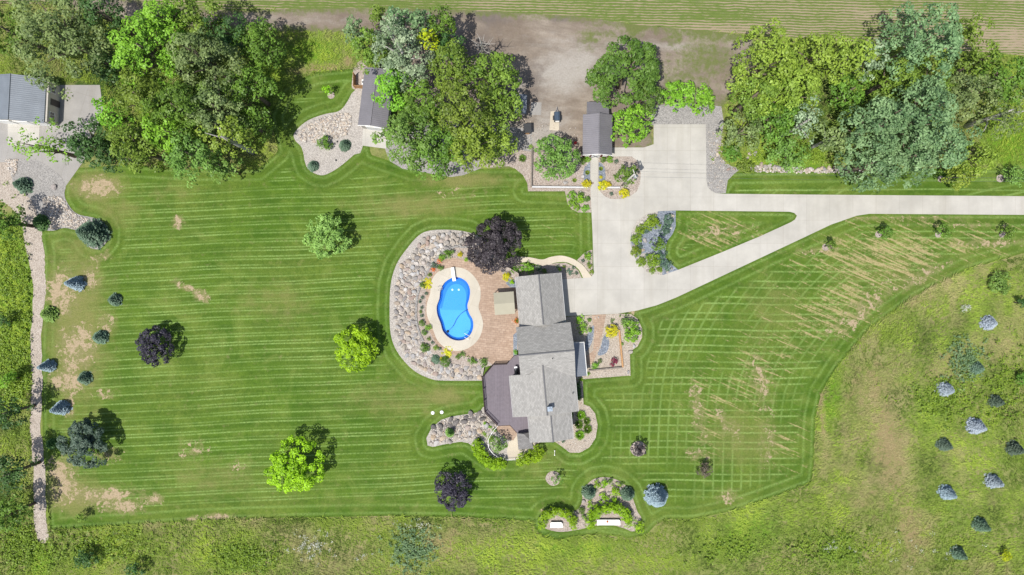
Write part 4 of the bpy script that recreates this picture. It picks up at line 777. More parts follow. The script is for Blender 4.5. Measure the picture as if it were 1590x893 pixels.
# --- big trees
BIG = [
 (88, 52, 80, 17, 'grey', 'huge grey green willow-like tree reaching over the left house', dict(lobe=1.4, leaf=.38, gap=.1, wob=.35, bark='bark')), (18, 50, 36, 14, 'green', 'green tree in the top left corner of the photo', {}),
 (168, 28, 32, 15, 'dark', 'dark green tree between the grey willow and the lime tree', {}), (168, 100, 30, 10, 'dark', 'dark low tree in the shade right of the grey willow', {}), (228, 78, 56, 17, 'bright', 'bright lime green tree, most vivid of the upper left wood', dict(lobe=1.2)),
 (262, 30, 34, 16, 'bright', 'bright green tree at the top of the upper left wood', {}), (300, 22, 40, 15, 'olive', 'olive green tree at the top edge of the upper left wood', {}), (318, 92, 52, 17, 'grey', 'grey green tree in the heart of the upper left wood', dict(lobe=1.1)),
 (352, 50, 32, 13, 'dark', 'dark green tree at the upper right of the upper left wood', {}), (398, 68, 42, 11, 'green', 'fresh green tree at the right rim of the upper left wood', {}), (388, 140, 44, 11, 'green', 'green tree below the right rim of the upper left wood', {}),
 (222, 150, 48, 15, 'olive', 'olive green tree below the bright lime tree', {}), (178, 178, 26, 12, 'bright', 'light green tree on the left flank of the upper left wood', {}), (280, 168, 50, 16, 'green', 'deep green tree in the lower heart of the upper left wood', {}),
 (335, 165, 42, 15, 'grey', 'pale grey green tree in the lower right of the upper left wood', dict(lobe=1.1)), (212, 232, 42, 14, 'olive', 'olive green tree at the lower left of the upper left wood', {}), (298, 240, 46, 14, 'mid', 'mid green tree at the lawn edge of the upper left wood', dict(lobe=.9)),
 (262, 205, 40, 14, 'bright', 'fresh green tree between the olive and the mid green tree', {}), (352, 215, 42, 14, 'yellowgreen', 'half bare pale yellow green tree at the lower right of the upper left wood', dict(gap=.35, bark='barkpale', dens=.8)), (385, 190, 36, 9, 'green', 'green tree behind the pale half bare one', {}), (345, 258, 26, 9, 'mid', 'smaller green tree at the lawn edge of the upper left wood', {}),
 (140, 220, 40, 12, 'dark', 'dark green tree over the old grey driveway', {}), (68, 228, 42, 10, 'bright', 'thin light green tree spreading over the old driveway', dict(gap=.55, dens=.65, wob=.6, lobe=.8)), (172, 240, 30, 11, 'dark', 'dark green tree at the lower left corner of the upper left wood', {}),
 (4, 345, 32, 9, 'green', 'dense green tree at the left edge above the path', {}), (12, 640, 26, 8, 'dark', 'dark tree at the left edge halfway down the path', {}), (15, 735, 34, 9, 'dark', 'large dark tree at the lower left edge', dict(lobe=1.1)), (12, 800, 30, 8, 'green', 'green tree below the large dark one at the left edge', {}), (10, 590, 14, 4, 'bright', 'light green bush at the left edge of the photo', {}), (6, 500, 10, 3, 'dark', 'dark small bush at the left edge in the weeds', {}),
 (552, 52, 22, 11, 'bluegreen', 'blue green tree at the left of the middle grove', {}), (575, 75, 30, 12, 'olive', 'olive green tree at the left of the middle grove', {}), (590, 28, 18, 11, 'olive', 'small olive tree at the top of the middle grove', {}), (625, 82, 50, 16, 'silver', 'silvery white leaved tree in the middle grove', dict(lobe=.9, leaf=.32, bark='barkpale')), (622, 40, 26, 13, 'bluegreen', 'blue green tree above the silvery tree', {}), (655, 40, 25, 13, 'bluegreen', 'darker blue green tree upper right of the silvery tree', {}),
 (683, 38, 27, 12, 'green', 'fresh green tree at the top right of the middle grove', {}), (665, 64, 18, 14, 'gold', 'small vivid yellow tree in the middle grove', dict(lobe=.55, leaf=.3)), (698, 72, 26, 10, 'dark', 'dark tree right of the yellow one', {}),
 (612, 138, 34, 14, 'bright', 'green tree leaning over the mid garage roof', {}), (638, 215, 50, 15, 'mid', 'large leafy green tree at the lower left of the middle grove', dict(lobe=1.0)), (660, 168, 42, 14, 'green', 'green tree in the heart of the middle grove', {}), (702, 105, 40, 15, 'olive', 'olive green tree right of the silvery tree', {}),
 (680, 235, 44, 13, 'green', 'green tree at the lower edge of the middle grove', {}), (715, 170, 50, 16, 'olive', 'large olive green tree in the middle grove', dict(lobe=1.1)), (765, 120, 46, 11, 'olive', 'olive green tree at the upper right of the middle grove', {}), (735, 225, 44, 14, 'yellowgreen', 'yellowish olive tree at the lower middle of the middle grove', {}), (780, 170, 34, 10, 'olive', 'olive tree at the right rim of the middle grove', {}), (772, 218, 36, 9, 'yellowgreen', 'yellowish tree at the lower right of the middle grove', {}),
 (972, 110, 55, 11, 'deep', 'large dark green tree behind the red barn', dict(lobe=.9, dens=1.6)), (981, 192, 33, 9, 'bright', 'rounded light green tree touching the right side of the barn', dict(lobe=.6, leaf=.34)), (1000, 150, 30, 8, 'deep', 'green tree between the large dark tree and the parking pad', {}), (1052, 147, 25, 7, 'bright', 'left one of two bushy green trees above the parking pad', dict(lobe=.5, leaf=.34)), (1090, 154, 24, 7, 'bright', 'right one of two bushy green trees above the parking pad', dict(lobe=.5, leaf=.34)),
 (864, 243, 37, 6.5, 'mid', 'dense round green tree in the timber edged bed left of the barn', dict(lobe=.55, leaf=.3, dens=1.3, wob=.08)), (975, 272, 18, 6, 'green', 'small green tree beside the driveway with a utility pole in it', dict(lobe=.5, leaf=.28)),
 (1190, 95, 56, 15, 'yellowgreen', 'large yellow green tree at the left of the right hand wood', dict(lobe=1.0)), (1170, 150, 36, 13, 'olive', 'olive tree at the left flank of the right hand wood', {}), (1225, 140, 46, 14, 'yellowgreen', 'yellow green tree in the left of the right hand wood', {}), (1270, 85, 42, 14, 'yellowgreen', 'yellow tinged tree at the upper left of the right hand wood', {}), (1312, 92, 40, 15, 'yellowgreen', 'golden green tree in the upper middle of the right hand wood', dict(gap=.1)), (1345, 92, 28, 14, 'silver', 'pale silvery tree in the upper middle of the right hand wood', dict(lobe=.7, gap=.2)),
 (1150, 205, 34, 9, 'grey', 'loose grey green tree next to the parking pad gravel', dict(gap=.25, dens=.8)), (1205, 185, 34, 10, 'green', 'green tree at the lower left of the right hand wood', {}), (1250, 190, 34, 12, 'silver', 'pale green half bare tree near the stone row', dict(gap=.4, bark='barkpale', dens=.7, wob=.5)), (1225, 230, 36, 7, 'mid', 'low green tree just above the stone row', dict(gap=.25)), (1290, 215, 36, 10, 'grey', 'thin grey green tree just above the stone row', dict(gap=.35, dens=.8, bark='barkpale')), (1320, 140, 30, 9, 'green', 'dark green understorey tree in the middle of the right hand wood', {}),
 (1432, 65, 66, 17, 'bluegreen', 'large round blue green tree at the top of the right hand wood', dict(lobe=1.0)), (1508, 45, 24, 11, 'olive', 'small olive tree at the top right of the right hand wood', {}), (1525, 92, 28, 10, 'olive', 'olive tree at the right rim of the wood beside the crop field', {}), (1390, 120, 36, 12, 'olive', 'dull olive tree between the two large blue green trees', dict(gap=.1)), (1450, 125, 38, 11, 'olive', 'olive green tree below the large round blue green tree', {}), (1500, 145, 38, 13, 'grey', 'pale grey green tree on the right of the right hand wood', dict(lobe=.9)),
 (1360, 195, 52, 16, 'bluegreen', 'large blue green tree at the left of the lower right wood', dict(lobe=1.0)), (1430, 185, 60, 17, 'bluegreen', 'biggest blue green tree in the middle of the lower right wood', dict(lobe=1.1)), (1350, 255, 44, 12, 'bluegreen', 'blue green tree hanging over the drive side of the lower right wood', dict(lobe=.9)), (1410, 245, 48, 13, 'bluegreen', 'blue green tree at the lower middle of the lower right wood', dict(lobe=1.0)), (1462, 225, 46, 14, 'bluegreen', 'blue green tree at the right of the lower right wood', dict(lobe=1.0)),
 (1518, 245, 30, 9, 'yellowgreen', 'yellowish olive tree at the lower right end of the wood', {}), (1493, 272, 22, 7, 'yellowgreen', 'low yellowish tree by the wires at the end of the wood', {}), (1560, 125, 44, 11, 'green', 'loose green tree at the right edge below the crop field', dict(gap=.2, lobe=1.0)), (1560, 175, 44, 12, 'grey', 'thin grey green tree with a leaning trunk at the right edge', dict(gap=.4, dens=.7, bark='barkpale')), (1137, 238, 15, 2, 'green', 'low spreading green bush between edging stones and stone row', dict(lobe=.4, leaf=.22)), (1160, 258, 14, 1.8, 'olive', 'low olive bush at the left end of the stone row', dict(lobe=.4, leaf=.22))]
for x, y, r_, h, col, lb, kw in BIG:
    kw = dict(kw); kw.setdefault('lobe', .95 if r_ > 30 else .65); kw.setdefault('leaf', .36 if r_ > 20 else .26); tree(x, y, r_, h, col, lb, **kw)
# dead tree
X, Y = P(752, 98); o = empty('dead_tree', X, Y, 0); tag(o, 'bare white dead tree standing in the dirt yard', 'tree'); mb = MB(); mb.tube([(0, 0, -.1), (0, .1, 4), (-.1, .1, 7.5), (-.3, .3, 10)], [.2, .16, .1, .03], 7); mb.build('trunk', M['barkpale'], o, True)
mb = MB()
for i in range(16):
    a = i*2.4; z = 4+i*.33; L = random.uniform(1.0, 2.2); mb.tube([(0, .1, z), (math.cos(a)*L*.5, math.sin(a)*L*.5, z+.5), (math.cos(a)*L, math.sin(a)*L, z+1.3)], [.06, .04, .012], 5)
    mb.tube([(math.cos(a)*L*.5, math.sin(a)*L*.5, z+.5), (math.cos(a+.6)*L*.9, math.sin(a+.6)*L*.9, z+1.0)], [.035, .01], 4)
mb.build('limb', M['barkpale'], o, True)

# --- hedges: lines of touching arborvitae
def hedge(pts, rpx, label, h=1.8, col='hedge'):
    pp = pts; X0, Y0 = P(*pp[len(pp)//2], h*.5); o = empty('hedge', X0, Y0, 0.04); tag(o, label, 'hedge'); r = np.random.default_rng(int(pts[0][0])); AV = []; AF = []; AT = []; k = 0; st = MB()
    path = spline(pts, 4, False); acc = 99; last = None
    for q in path:
        if last is None or math.dist(q, last) > rpx*.75:
            last = q; x, y = P(*q, h*.5); V, F, T, _ = crown_geo(r, rpx/10*r.uniform(1.05, 1.3), h*r.uniform(.95, 1.15), .36, .20, 1.0, 0, .12, .2)
            AV.append(V+[x-X0, y-Y0, .1]); AF.append(F+k); AT.append(T); k += len(V); st.tube([(x-X0, y-Y0, -.04), (x-X0, y-Y0, h*.7)], .05, 5)
    npmesh('foliage', np.concatenate(AV), np.concatenate(AF), mat_leaf(*G[col], .25), o, fattr={'tint': np.concatenate(AT)}); st.build('stem', M['bark'], o)
hedge([(842, 813), (845, 803), (853, 796), (865, 793), (878, 796), (888, 804), (890, 815)], 6.5, 'arched lime green hedge curling round the smaller white bench')
hedge([(917, 813), (919, 802), (928, 793), (942, 788), (957, 787), (968, 794), (974, 804), (976, 814)], 8, 'larger arched lime green hedge curling round the long white bench')
hedge([(742, 692), (747, 704), (756, 713), (766, 719), (780, 720)], 8.5, 'curved lime green hedge below left of the lower patio')
hedge([(812, 714), (824, 710), (837, 702)], 9.5, 'short lime green hedge below the lower wing of the house')
hedge([(898, 596), (898, 608), (899, 620)], 3.6, 'narrow dark green hedge against the east wall of the house', 1.0, 'dark')

# --- small plants in the beds
GP = 'plants of the pool bed'; z1 = TZ
SH = [
 (694, 394, 9, 'green', 'leafy green clump at the top of the pool bed', 'loose', GP, z1), (686, 401, 6, 'bright', 'fresh green clump left of the topmost leafy clump of the pool bed', 'loose', GP, z1), (714, 395, 4.2, 'yellow', 'bright yellow ball shrub above the pool patio', 'ball', GP, z1), (724, 403, 3.2, 'lime', 'small lime ball shrub under the purple tree by the patio', 'ball', GP, z1), (674, 412, 5, 'teal', 'blue green plant beside orange flowers in the pool bed', 'loose', GP, z1), (684, 416, 4.5, 'mid', 'green ball beside the top left of the pool surround', 'ball', GP, z1), (667, 427, 3.2, 'olive', 'small olive plant above the yellow creeper', 'mound', GP, z1),
 (663, 441, 9, 'yellow', 'spreading yellow creeper left of the pool', 'spread', GP, z1), (657, 443, 4.5, 'olive', 'olive shrub inside the yellow creeper left of the pool', 'mound', GP, z1), (655, 502, 4.8, 'green', 'green ball shrub left of the pool waist', 'ball', GP, z1), (665, 508, 5, 'bright', 'light green shrub touching the pool surround on the left', 'mound', GP, z1), (659, 516, 4.4, 'green', 'green ball shrub just under its twin left of the pool', 'ball', GP, z1), (666, 526, 3.2, 'olive', 'dull olive plant on the lower left of the pool bed', 'mound', GP, z1),
 (677, 540, 4, 'yellowgreen', 'yellow and orange tinged plant at the foot of the pool', 'mound', GP, z1), (660, 540, 7.2, 'green', 'large green ball shrub at the lower left of the pool bed', 'ball', GP, .9), (677, 557, 8, 'teal', 'blue green mound shrub in the lower pool bed', 'needle', GP, .9), (691, 562, 8, 'green', 'large green ball shrub lowest in the pool bed', 'ball', GP, .9), (686, 557, 3, 'yellow', 'small yellow plant between the teal mound and the green ball', 'ball', GP, 1.1), (694, 547, 8, 'yellow', 'wide yellow shrub touching the foot of the pool surround', 'spread', GP, z1), (711, 554, 4, 'green', 'small green shrub right of the wide yellow one', 'mound', GP, z1), (718, 551, 5, 'mid', 'pale leafy plant at the lower right of the pool surround', 'loose', GP, z1),
 (733, 559, 7, 'green', 'leafy shrub at the south rim of the patio, left of two', 'loose', GP, 1.0), (750, 562, 7, 'green', 'leafy shrub at the south rim of the patio next to the deck corner', 'loose', GP, 1.0),
 (787, 430, 6.5, 'yellow', 'yellow ball shrub under the purple tree by the garage', 'ball', None, z1), (794, 438, 4, 'lime', 'lime shrub in the slate corner by the garage', 'mound', None, z1), (800, 420, 9, 'green', 'green bush north of the garage below the purple tree', 'loose', None, .05), (821, 415, 10.5, 'bright', 'bright green broad bush against the north end of the garage', 'loose', None, .05), (836, 419, 6, 'teal', 'blue green bush at the north end of the garage', 'loose', None, .05), (845, 421, 4, 'green', 'small green bush at the garage ridge end', 'mound', None, .05), (803, 498, 3.6, 'olive', 'small plant with orange flowers by the west garage wall', 'mound', None, z1), (800, 547, 3.5, 'bright', 'small green plant at the west house wall beside the deck', 'mound', None, z1),
 (885, 422, 5.5, 'teal', 'largest blue green ground cover square in the entry bed', 'spread', None, .05), (869, 418, 2.8, 'lime', 'lime ball in the entry bed beside the garden walk', 'ball', None, .05), (912, 397, 7.5, 'bright', 'bright green bush in the small corner bed beside the drive', 'loose', None, .05), (916, 414, 4, 'yellowgreen', 'yellow green plant in the corner bed near the walk end', 'mound', None, .05), (919, 422, 3.3, 'yellowgreen', 'yellow green plant at the tip of the corner bed', 'mound', None, .05),
 (1013, 346, 11, 'bright', 'largest green bush at the top of the driveway island', 'mound', None, .1), (995, 357, 7, 'bright', 'green bush left of the largest one on the island', 'mound', None, .1), (988, 372, 7.2, 'bright', 'green round bush on the west rim of the island, upper', 'mound', None, .1), (987, 391, 7.2, 'bright', 'green round bush on the west rim of the island, lower', 'mound', None, .1), (995, 407, 6.5, 'bright', 'green bush on the lower left rim of the island', 'mound', None, .1), (1015, 405, 10, 'bright', 'broad green bush in the lower part of the island', 'mound', None, .1), (1013, 421, 4.2, 'bright', 'small green ball at the bottom rim of the island', 'ball', None, .1), (1023, 418, 4.6, 'bright', 'small green ball right of its twin at the bottom of the island', 'ball', None, .1),
 (1034, 344, 9, 'teal', 'feathery blue green shrub at the top right of the island', 'loose', None, .1), (1030, 357, 8, 'teal', 'feathery blue green shrub right of the island middle', 'loose', None, .1), (1027, 397, 7, 'teal', 'feathery blue green shrub below the island tree', 'loose', None, .1), (1034, 412, 8, 'teal', 'feathery blue green shrub at the lower right of the island', 'loose', None, .1), (1003, 358, 4, 'teal', 'small blue green plant between two green island bushes', 'mound', None, .1), (994, 382, 4, 'teal', 'small blue green plant between the two rim bushes', 'mound', None, .1), (1005, 399, 4, 'teal', 'small blue green plant above the broad lower island bush', 'mound', None, .1),
 (901, 495, 6, 'lime', 'lime green shrub at the top left of the east bed', 'mound', None, .05), (906, 509, 9.5, 'bright', 'large leafy green shrub in the shade beside the house', 'loose', None, .05), (915, 497, 3.4, 'mid', 'pale small plant beside the garden path', 'mound', None, .05), (950, 514, 10, 'yellow', 'large bright yellow ball shrub in the east bed', 'ball', None, .05), (953, 561, 6.5, 'wine', 'wine red shrub in the lower east bed', 'loose', None, .05), (924, 568, 6.5, 'bright', 'bright green shrub at the bottom of the east bed', 'loose', None, .05), (932, 561, 3.8, 'grey', 'greyish dry plant in the lower east bed', 'mound', None, .05), (974, 498, 10, 'mid', 'smaller upper bush at the round end of the east bed', 'loose', None, .05), (979, 515, 15, 'bright', 'large green bush filling the round end of the east bed', 'mound', None, .05),
 (966, 534, 2.4, 'bright', 'tiny green plant at the timber edge below the large bush', 'ball', None, .05), (951, 498, 3.4, 'grey', 'grey green plant above the yellow ball shrub', 'spread', None, .05), (913, 581, 3.4, 'bright', 'small green plant at the lower corner of the metal porch roof', 'mound', None, .05), (902, 589, 3.2, 'lime', 'small lime plant under the end of the metal porch roof', 'mound', None, .05),
 (902, 645, 7.5, 'bright', 'uppermost arching green grass clump of the southeast bed', 'grassy', None, .05), (899, 660, 7, 'green', 'second arching green grass clump of the southeast bed, by the wall', 'grassy', None, .05), (911, 654, 6, 'green', 'arching grass clump on the outer side of the southeast bed', 'grassy', None, .05), (900, 676, 7.5, 'bright', 'lowest arching green grass clump of the southeast bed', 'grassy', None, .05), (912, 667, 7, 'green', 'arching grass clump at the right of the southeast bed', 'grassy', None, .05), (875, 685, 2.8, 'teal', 'tiny blue green plant at the south end of the house', 'mound', None, .05),
 (753, 657, 2.4, 'lime', 'tiny lime plant in the boulder bed', 'ball', None, .05), (761, 662, 3, 'bright', 'small green ball beside the deck corner', 'ball', None, .05), (768, 668, 3.4, 'bright', 'green ball below the deck railing corner', 'ball', None, .05), (752, 674, 4, 'yellowgreen', 'pale yellow green plant in the gravel left of the lower patio', 'spread', None, .05), (762, 681, 5, 'hedge', 'lime green ball touching the larger round bush by the lower patio', 'ball', None, .05), (744, 683, 4, 'mid', 'pale green tuft at the top of the curved hedge', 'grassy', None, .05),
 (938, 749, 7, 'hedge', 'lime shrub at the top of the south bed', 'loose', None, .05), (928, 752, 6, 'hedge', 'lime shrub at the upper left of the south bed', 'loose', None, .05), (947, 747, 5, 'green', 'green shrub at the top right of the south bed', 'loose', None, .05), (937, 772, 8, 'hedge', 'lime shrub in the middle of the south bed', 'loose', None, .05), (957, 763, 9, 'hedge', 'broad lime shrub in the right half of the south bed', 'loose', None, .05), (953, 776, 5.5, 'hedge', 'lime shrub just above the larger arched hedge', 'loose', None, .05), (918, 783, 6, 'hedge', 'lime shrub below the left spruce of the south bed', 'loose', None, .05), (903, 792, 5.5, 'green', 'green ball between the two arched hedges', 'ball', None, .05), (906, 802, 4.4, 'mid', 'pale green plant between the two arched hedges', 'loose', None, .05), (965, 752, 4, 'green', 'green plant at the upper right rim of the south bed', 'loose', None, .05),
 (992, 816, 9, 'lime', 'loose lime bush at the right end of the south bed', 'loose', None, .05), (978, 794, 3, 'dark', 'dark little bush right of the larger arched hedge', 'mound', None, .05), (924, 762, 4, 'dark', 'dark shrub between lime shrubs of the south bed', 'loose', None, .05),
 (912, 247, 5, 'bright', 'green ball at the left foot of the barn gable', 'ball', None, .05), (905, 250, 5.4, 'green', 'green ball beside the round tree at the barn gable', 'ball', None, .05), (936, 248, 4.8, 'green', 'green ball right of the barn walk', 'ball', None, .05), (947, 248, 5.2, 'bright', 'brighter green ball at the right foot of the barn gable', 'ball', None, .05), (957, 251, 3.4, 'teal', 'grey green small plant right of the barn gable balls', 'mound', None, .05), (911, 286, 7, 'yellow', 'yellow mound at the left side of the barn walk end', 'ball', None, .05), (936, 288, 7.5, 'yellow', 'wide yellow mound at the right side of the barn walk end', 'mound', None, .05), (944, 288, 6, 'yellow', 'yellow mound merging with the wide one by the white beam', 'mound', None, .05), (969, 300, 7.6, 'yellow', 'golden ball at the bottom of the barn bed', 'ball', None, .05),
 (933, 262, 3.4, 'yellowgreen', 'pale tufted plant in the right slate half round', 'grassy', None, .06), (933, 275, 2.8, 'yellow', 'tiny yellow plant in the right slate half round', 'ball', None, .06), (912, 268, 3.6, 'yellowgreen', 'pale tufted plant in the left slate half round', 'grassy', None, .06), (949, 301, 3, 'teal', 'tiny blue green plant in the barn bed', 'mound', None, .05), (892, 280, 3.4, 'yellowgreen', 'small yellowish plant below the round green tree', 'grassy', None, .05), (956, 276, 4.6, 'green', 'dark little shrub left of the utility pole tree', 'loose', None, .05), (811, 246, 6, 'mid', 'round tufted plant in the grey gravel left of the timber wall', 'grassy', None, .05), (824, 228, 4, 'yellowgreen', 'pale yellow plant at the top of the timber wall', 'spread', None, .05),
 (888, 304, 7, 'bright', 'green shrub at the top left of the bed below the timber wall', 'mound', None, .05), (889, 314, 7, 'bright', 'green shrub below its neighbour in the bed beside the drive', 'mound', None, .05), (902, 302, 5, 'green', 'green shrub at the top of the bed beside the drive', 'mound', None, .05), (901, 310, 6, 'lime', 'lime yellow ball in the middle of the bed beside the drive', 'ball', None, .05), (911, 309, 4.8, 'green', 'dark green ball at the drive edge', 'ball', None, .05), (895, 322, 5.4, 'bright', 'green shrub at the bottom left of the bed beside the drive', 'mound', None, .05), (909, 324, 6, 'bright', 'green shrub at the bottom right of the bed beside the drive', 'mound', None, .05)]
for x, y, r_, col, lb, shp, gp, z in SH: shrub(x, y, r_*(1.15 if 'island' in lb else 1), 'islandgreen' if 'island' in lb and col == 'bright' else col, lb, shp, gp, z, h=min(2.0, r_/10*1.15) if shp != 'spread' else .35)
shrub(505, 223, 11.5, 'green', 'round green globe shrub, largest in the pale gravel bed', 'mound', None, .05, h=1.5)
for x, y in ((662, 456), (656, 462), (652, 468), (655, 477), (653, 484), (655, 490), (672, 532), (683, 542), (866, 413), (876, 414), (891, 415), (895, 424), (905, 405), (914, 409)):
    shrub(x, y, 2.8, 'teal' if (x+y) % 3 else 'olive', 'tiny blue green or olive rock plant in a gravel bed', 'mound', 'tiny rock plants', TZ if x < 700 else .05)
for x, y, w in ((683, 405, 'under the topmost leafy clump of the pool bed'), (673, 419, 'beside the blue green plant of the pool bed'), (801, 499, 'at the west garage wall')):
    X, Y = P(x, y, TZ+.4); r = np.random.default_rng(x); N = 70; c = np.stack([X+r.normal(0, .2, N), Y+r.normal(0, .2, N), TZ+r.uniform(.2, .5, N)], 1); V, F = leaf_quads(r, c, np.array([[0, 0, 1.]])+r.normal(size=(N, 3))*.4, .14)
    tag(npmesh('orange_flowers', V, F, M['orange']), 'patch of orange flowers '+w, 'flowers')
tree(1022, 378, 12, 3.4, 'green', 'small dark green tree in the middle of the driveway island', lobe=.4, leaf=.24)
tree(774, 690, 13.5, 3.2, 'mid', 'round green small tree left of the lower patio', lobe=.4, leaf=.22)

# ------------------------------------------------------------------ meadow and rough grass blades
def vnoise(x, y, sc, seed):
    g = np.random.default_rng(seed).random((257, 257)); u = (x+300)/sc; v = (y+300)/sc; i = np.floor(u).astype(int); j = np.floor(v).astype(int); a = u-i; b = v-j; a = a*a*(3-2*a); b = b*b*(3-2*b)
    G_ = lambda p, q: g[p % 257, q % 257]
    return (G_(i, j)*(1-a)+G_(i+1, j)*a)*(1-b)+(G_(i, j+1)*(1-a)+G_(i+1, j+1)*a)*b
def ground_stuff():
    r = np.random.default_rng(9); spots = []
    polys = [lawn_px]; N = 230000
    X = r.uniform(-86, 86, N); Y = r.uniform(-55, 46, N)
    lawn = inside(X, Y, LP); crop = inside(X, Y, pxp(crop_px)); dirt = inside(X, Y, DP)
    pth = inside(X, Y, pxp([(-60, 130), (80, 125), (160, 130), (162, 260), (110, 290), (170, 350), (170, 388), (110, 360), (62, 362), (72, 400), (67, 600), (76, 838), (56, 840), (46, 700), (47, 470), (33, 345), (-60, 300)]))
    hard = inside(X, Y, pxp([(540, 106), (620, 106), (860, 200), (1010, 160), (1125, 160), (1128, 305), (540, 300)])) | inside(X, Y, pxp([(1120, 255), (1640, 255), (1640, 400), (1120, 400)]))
    ok = ~(lawn | crop | dirt | pth | hard); X, Y = X[ok], Y[ok]; n_ = len(X)
    lush = blobs(X, Y, LUSH); tan = blobs(X, Y, TAN); sh = blobs(X, Y, SHADE)
    edge = segdist(X, Y, LP); low = np.clip(tan*1.1, 0, .8)
    fl = np.sin(X*.11+2)+np.cos(Y*.13)+np.sin((X+Y)*.05)
    v1 = vnoise(X, Y, 7, 1)*.5+vnoise(X, Y, 2.6, 2)*.5; v2 = vnoise(X, Y, 4, 3)*.5+vnoise(X, Y, 1.2, 4)*.5; h = (.15+.45*v1*r.random(n_)+.12*r.random(n_))*(1-low*.7)+.35*np.exp(-(segdist(X, Y, LP)/.45)**2)
    k = 3; ix = np.repeat(np.arange(n_), k); m = len(ix); a = fl[ix]*1.2+r.normal(0, .9, m); L = h[ix]*r.uniform(.8, 1.4, m)
    p = np.stack([X[ix]+r.normal(0, .12, m), Y[ix]+r.normal(0, .12, m), np.zeros(m)], 1); d = np.stack([np.cos(a)*L, np.sin(a)*L, L*.8], 1); b = np.stack([-np.sin(a), np.cos(a), 0*a], 1)*(.04+.035*r.random(m))[:, None]
    V = np.stack([p-b, p+b, p+d], 1).reshape(-1, 3); F = np.arange(m*3).reshape(m, 3)
    patch = .5+.5*np.sin(X*.35+np.sin(Y*.4)*2)*np.cos(Y*.31+np.sin(X*.22)*2)
    t = np.clip(.47+.30*lush+1.1*(v1-.5)+r.normal(0, .10, n_), 0, 1)[ix]; dry = np.clip(tan*.9+1.7*(v2-.50)+r.normal(0, .12, n_)-.5*lush, 0, .9)[ix]
    nt = NT('meadow_blades', .8, .15); c = nt.ramp(nt.attr('tint'), [(0., (.05, .075, .016)), (.3, (.14, .21, .035)), (.65, (.25, .35, .05)), (1., (.37, .49, .06))])
    c = nt.mix(nt.attr('dryness'), c, (.37, .31, .16)); nt.col(c)
    o = npmesh('meadow_grass', V, F, nt.m, fattr={'tint': t, 'dryness': dry}); tag(o, 'tall uneven meadow grass and weeds around the mown lawn', 'grass', kind='stuff')
    # leafy weed clumps
    for nm, lst, cols, lab, sz in (('weeds', [(22, 470, 36, 110, 480), (380, 865, 45, 22, 260), (150, 850, 90, 28, 320), (1290, 850, 60, 30, 150), (1470, 620, 50, 40, 190), (1560, 600, 40, 60, 150), (30, 850, 40, 35, 300), (1130, 850, 60, 20, 90), (1240, 235, 80, 18, 260), (20, 585, 30, 60, 300)], ((.09, .17, .02), (.27, .41, .035)), 'low leafy weeds in bright green patches in the meadow', .26),
                               ('weeds', [(640, 850, 34, 32, 190), (1497, 560, 24, 30, 130)], ((.08, .15, .055), (.22, .32, .16)), 'grey green weeds in dull patches in the meadow', .26),
                               ('white_flowers', [(485, 845, 34, 20, 55), (560, 862, 20, 8, 6), (640, 815, 30, 10, 12), (1410, 850, 120, 30, 25), (1498, 480, 6, 6, 16), (1290, 848, 10, 6, 14)], ((.42, .45, .38), (.7, .72, .66)), 'tiny white wild flowers sprinkled in the meadow', .13)):
        Cc = []; tt = []
        for cx, cy, rx, ry, cnt in lst:
            for q in range(cnt):
                x, y = P(cx+random.gauss(0, rx*.55), cy+random.gauss(0, ry*.55)); pt = (np.array([x]), np.array([y]))
                if inside(*pt, LP)[0] or inside(*pt, pxp([(46, 300), (72, 300), (78, 838), (54, 838)]))[0]: continue
                kk = 9; rr = random.uniform(.2, .5) if nm != 'white_flowers' else .25
                Cc.append(np.stack([x+r.normal(0, rr*.6, kk), y+r.normal(0, rr*.6, kk), r.uniform(.15, .65, kk)], 1)); tt.append(np.clip(random.random()*.6+r.uniform(0, .4, kk), 0, 1))
        Cc = np.concatenate(Cc); V, F = leaf_quads(r, Cc, np.array([[0, 0, 1.]])+r.normal(size=Cc.shape)*.45, sz, .7)
        o = npmesh(nm, V, F, mat_leaf(*cols, .2), fattr={'tint': np.concatenate(tt)}); tag(o, lab, 'weeds' if nm == 'weeds' else 'flowers', kind='stuff')
ground_stuff()

# ------------------------------------------------------------------ buildings
def gable_roof(mb, x0, x1, y0, y1, ze, zr, axis, th=.16, rx=None):
    """two thick slopes; axis 'y' = ridge along y at x=rx, axis 'x' = ridge along x at y=rx"""
    if axis == 'y':
        r = (x0+x1)/2 if rx is None else rx
        for e in (x0, x1):
            q = [(e, y0, ze), (r, y0, zr), (r, y1, zr), (e, y1, ze)]; q2 = [(x, y, z-th) for x, y, z in q]
            mb.add(q+q2, [(0, 1, 2, 3) if e < r else (3, 2, 1, 0), (7, 6, 5, 4) if e < r else (4, 5, 6, 7), (0, 4, 5, 1), (1, 5, 6, 2), (2, 6, 7, 3), (3, 7, 4, 0)])
    else:
        r = (y0+y1)/2 if rx is None else rx
        for e in (y0, y1):
            q = [(x0, e, ze), (x1, e, ze), (x1, r, zr), (x0, r, zr)]; q2 = [(x, y, z-th) for x, y, z in q]
            mb.add(q+q2, [(0, 1, 2, 3) if e < r else (3, 2, 1, 0), (7, 6, 5, 4) if e < r else (4, 5, 6, 7), (0, 4, 5, 1), (1, 5, 6, 2), (2, 6, 7, 3), (3, 7, 4, 0)])
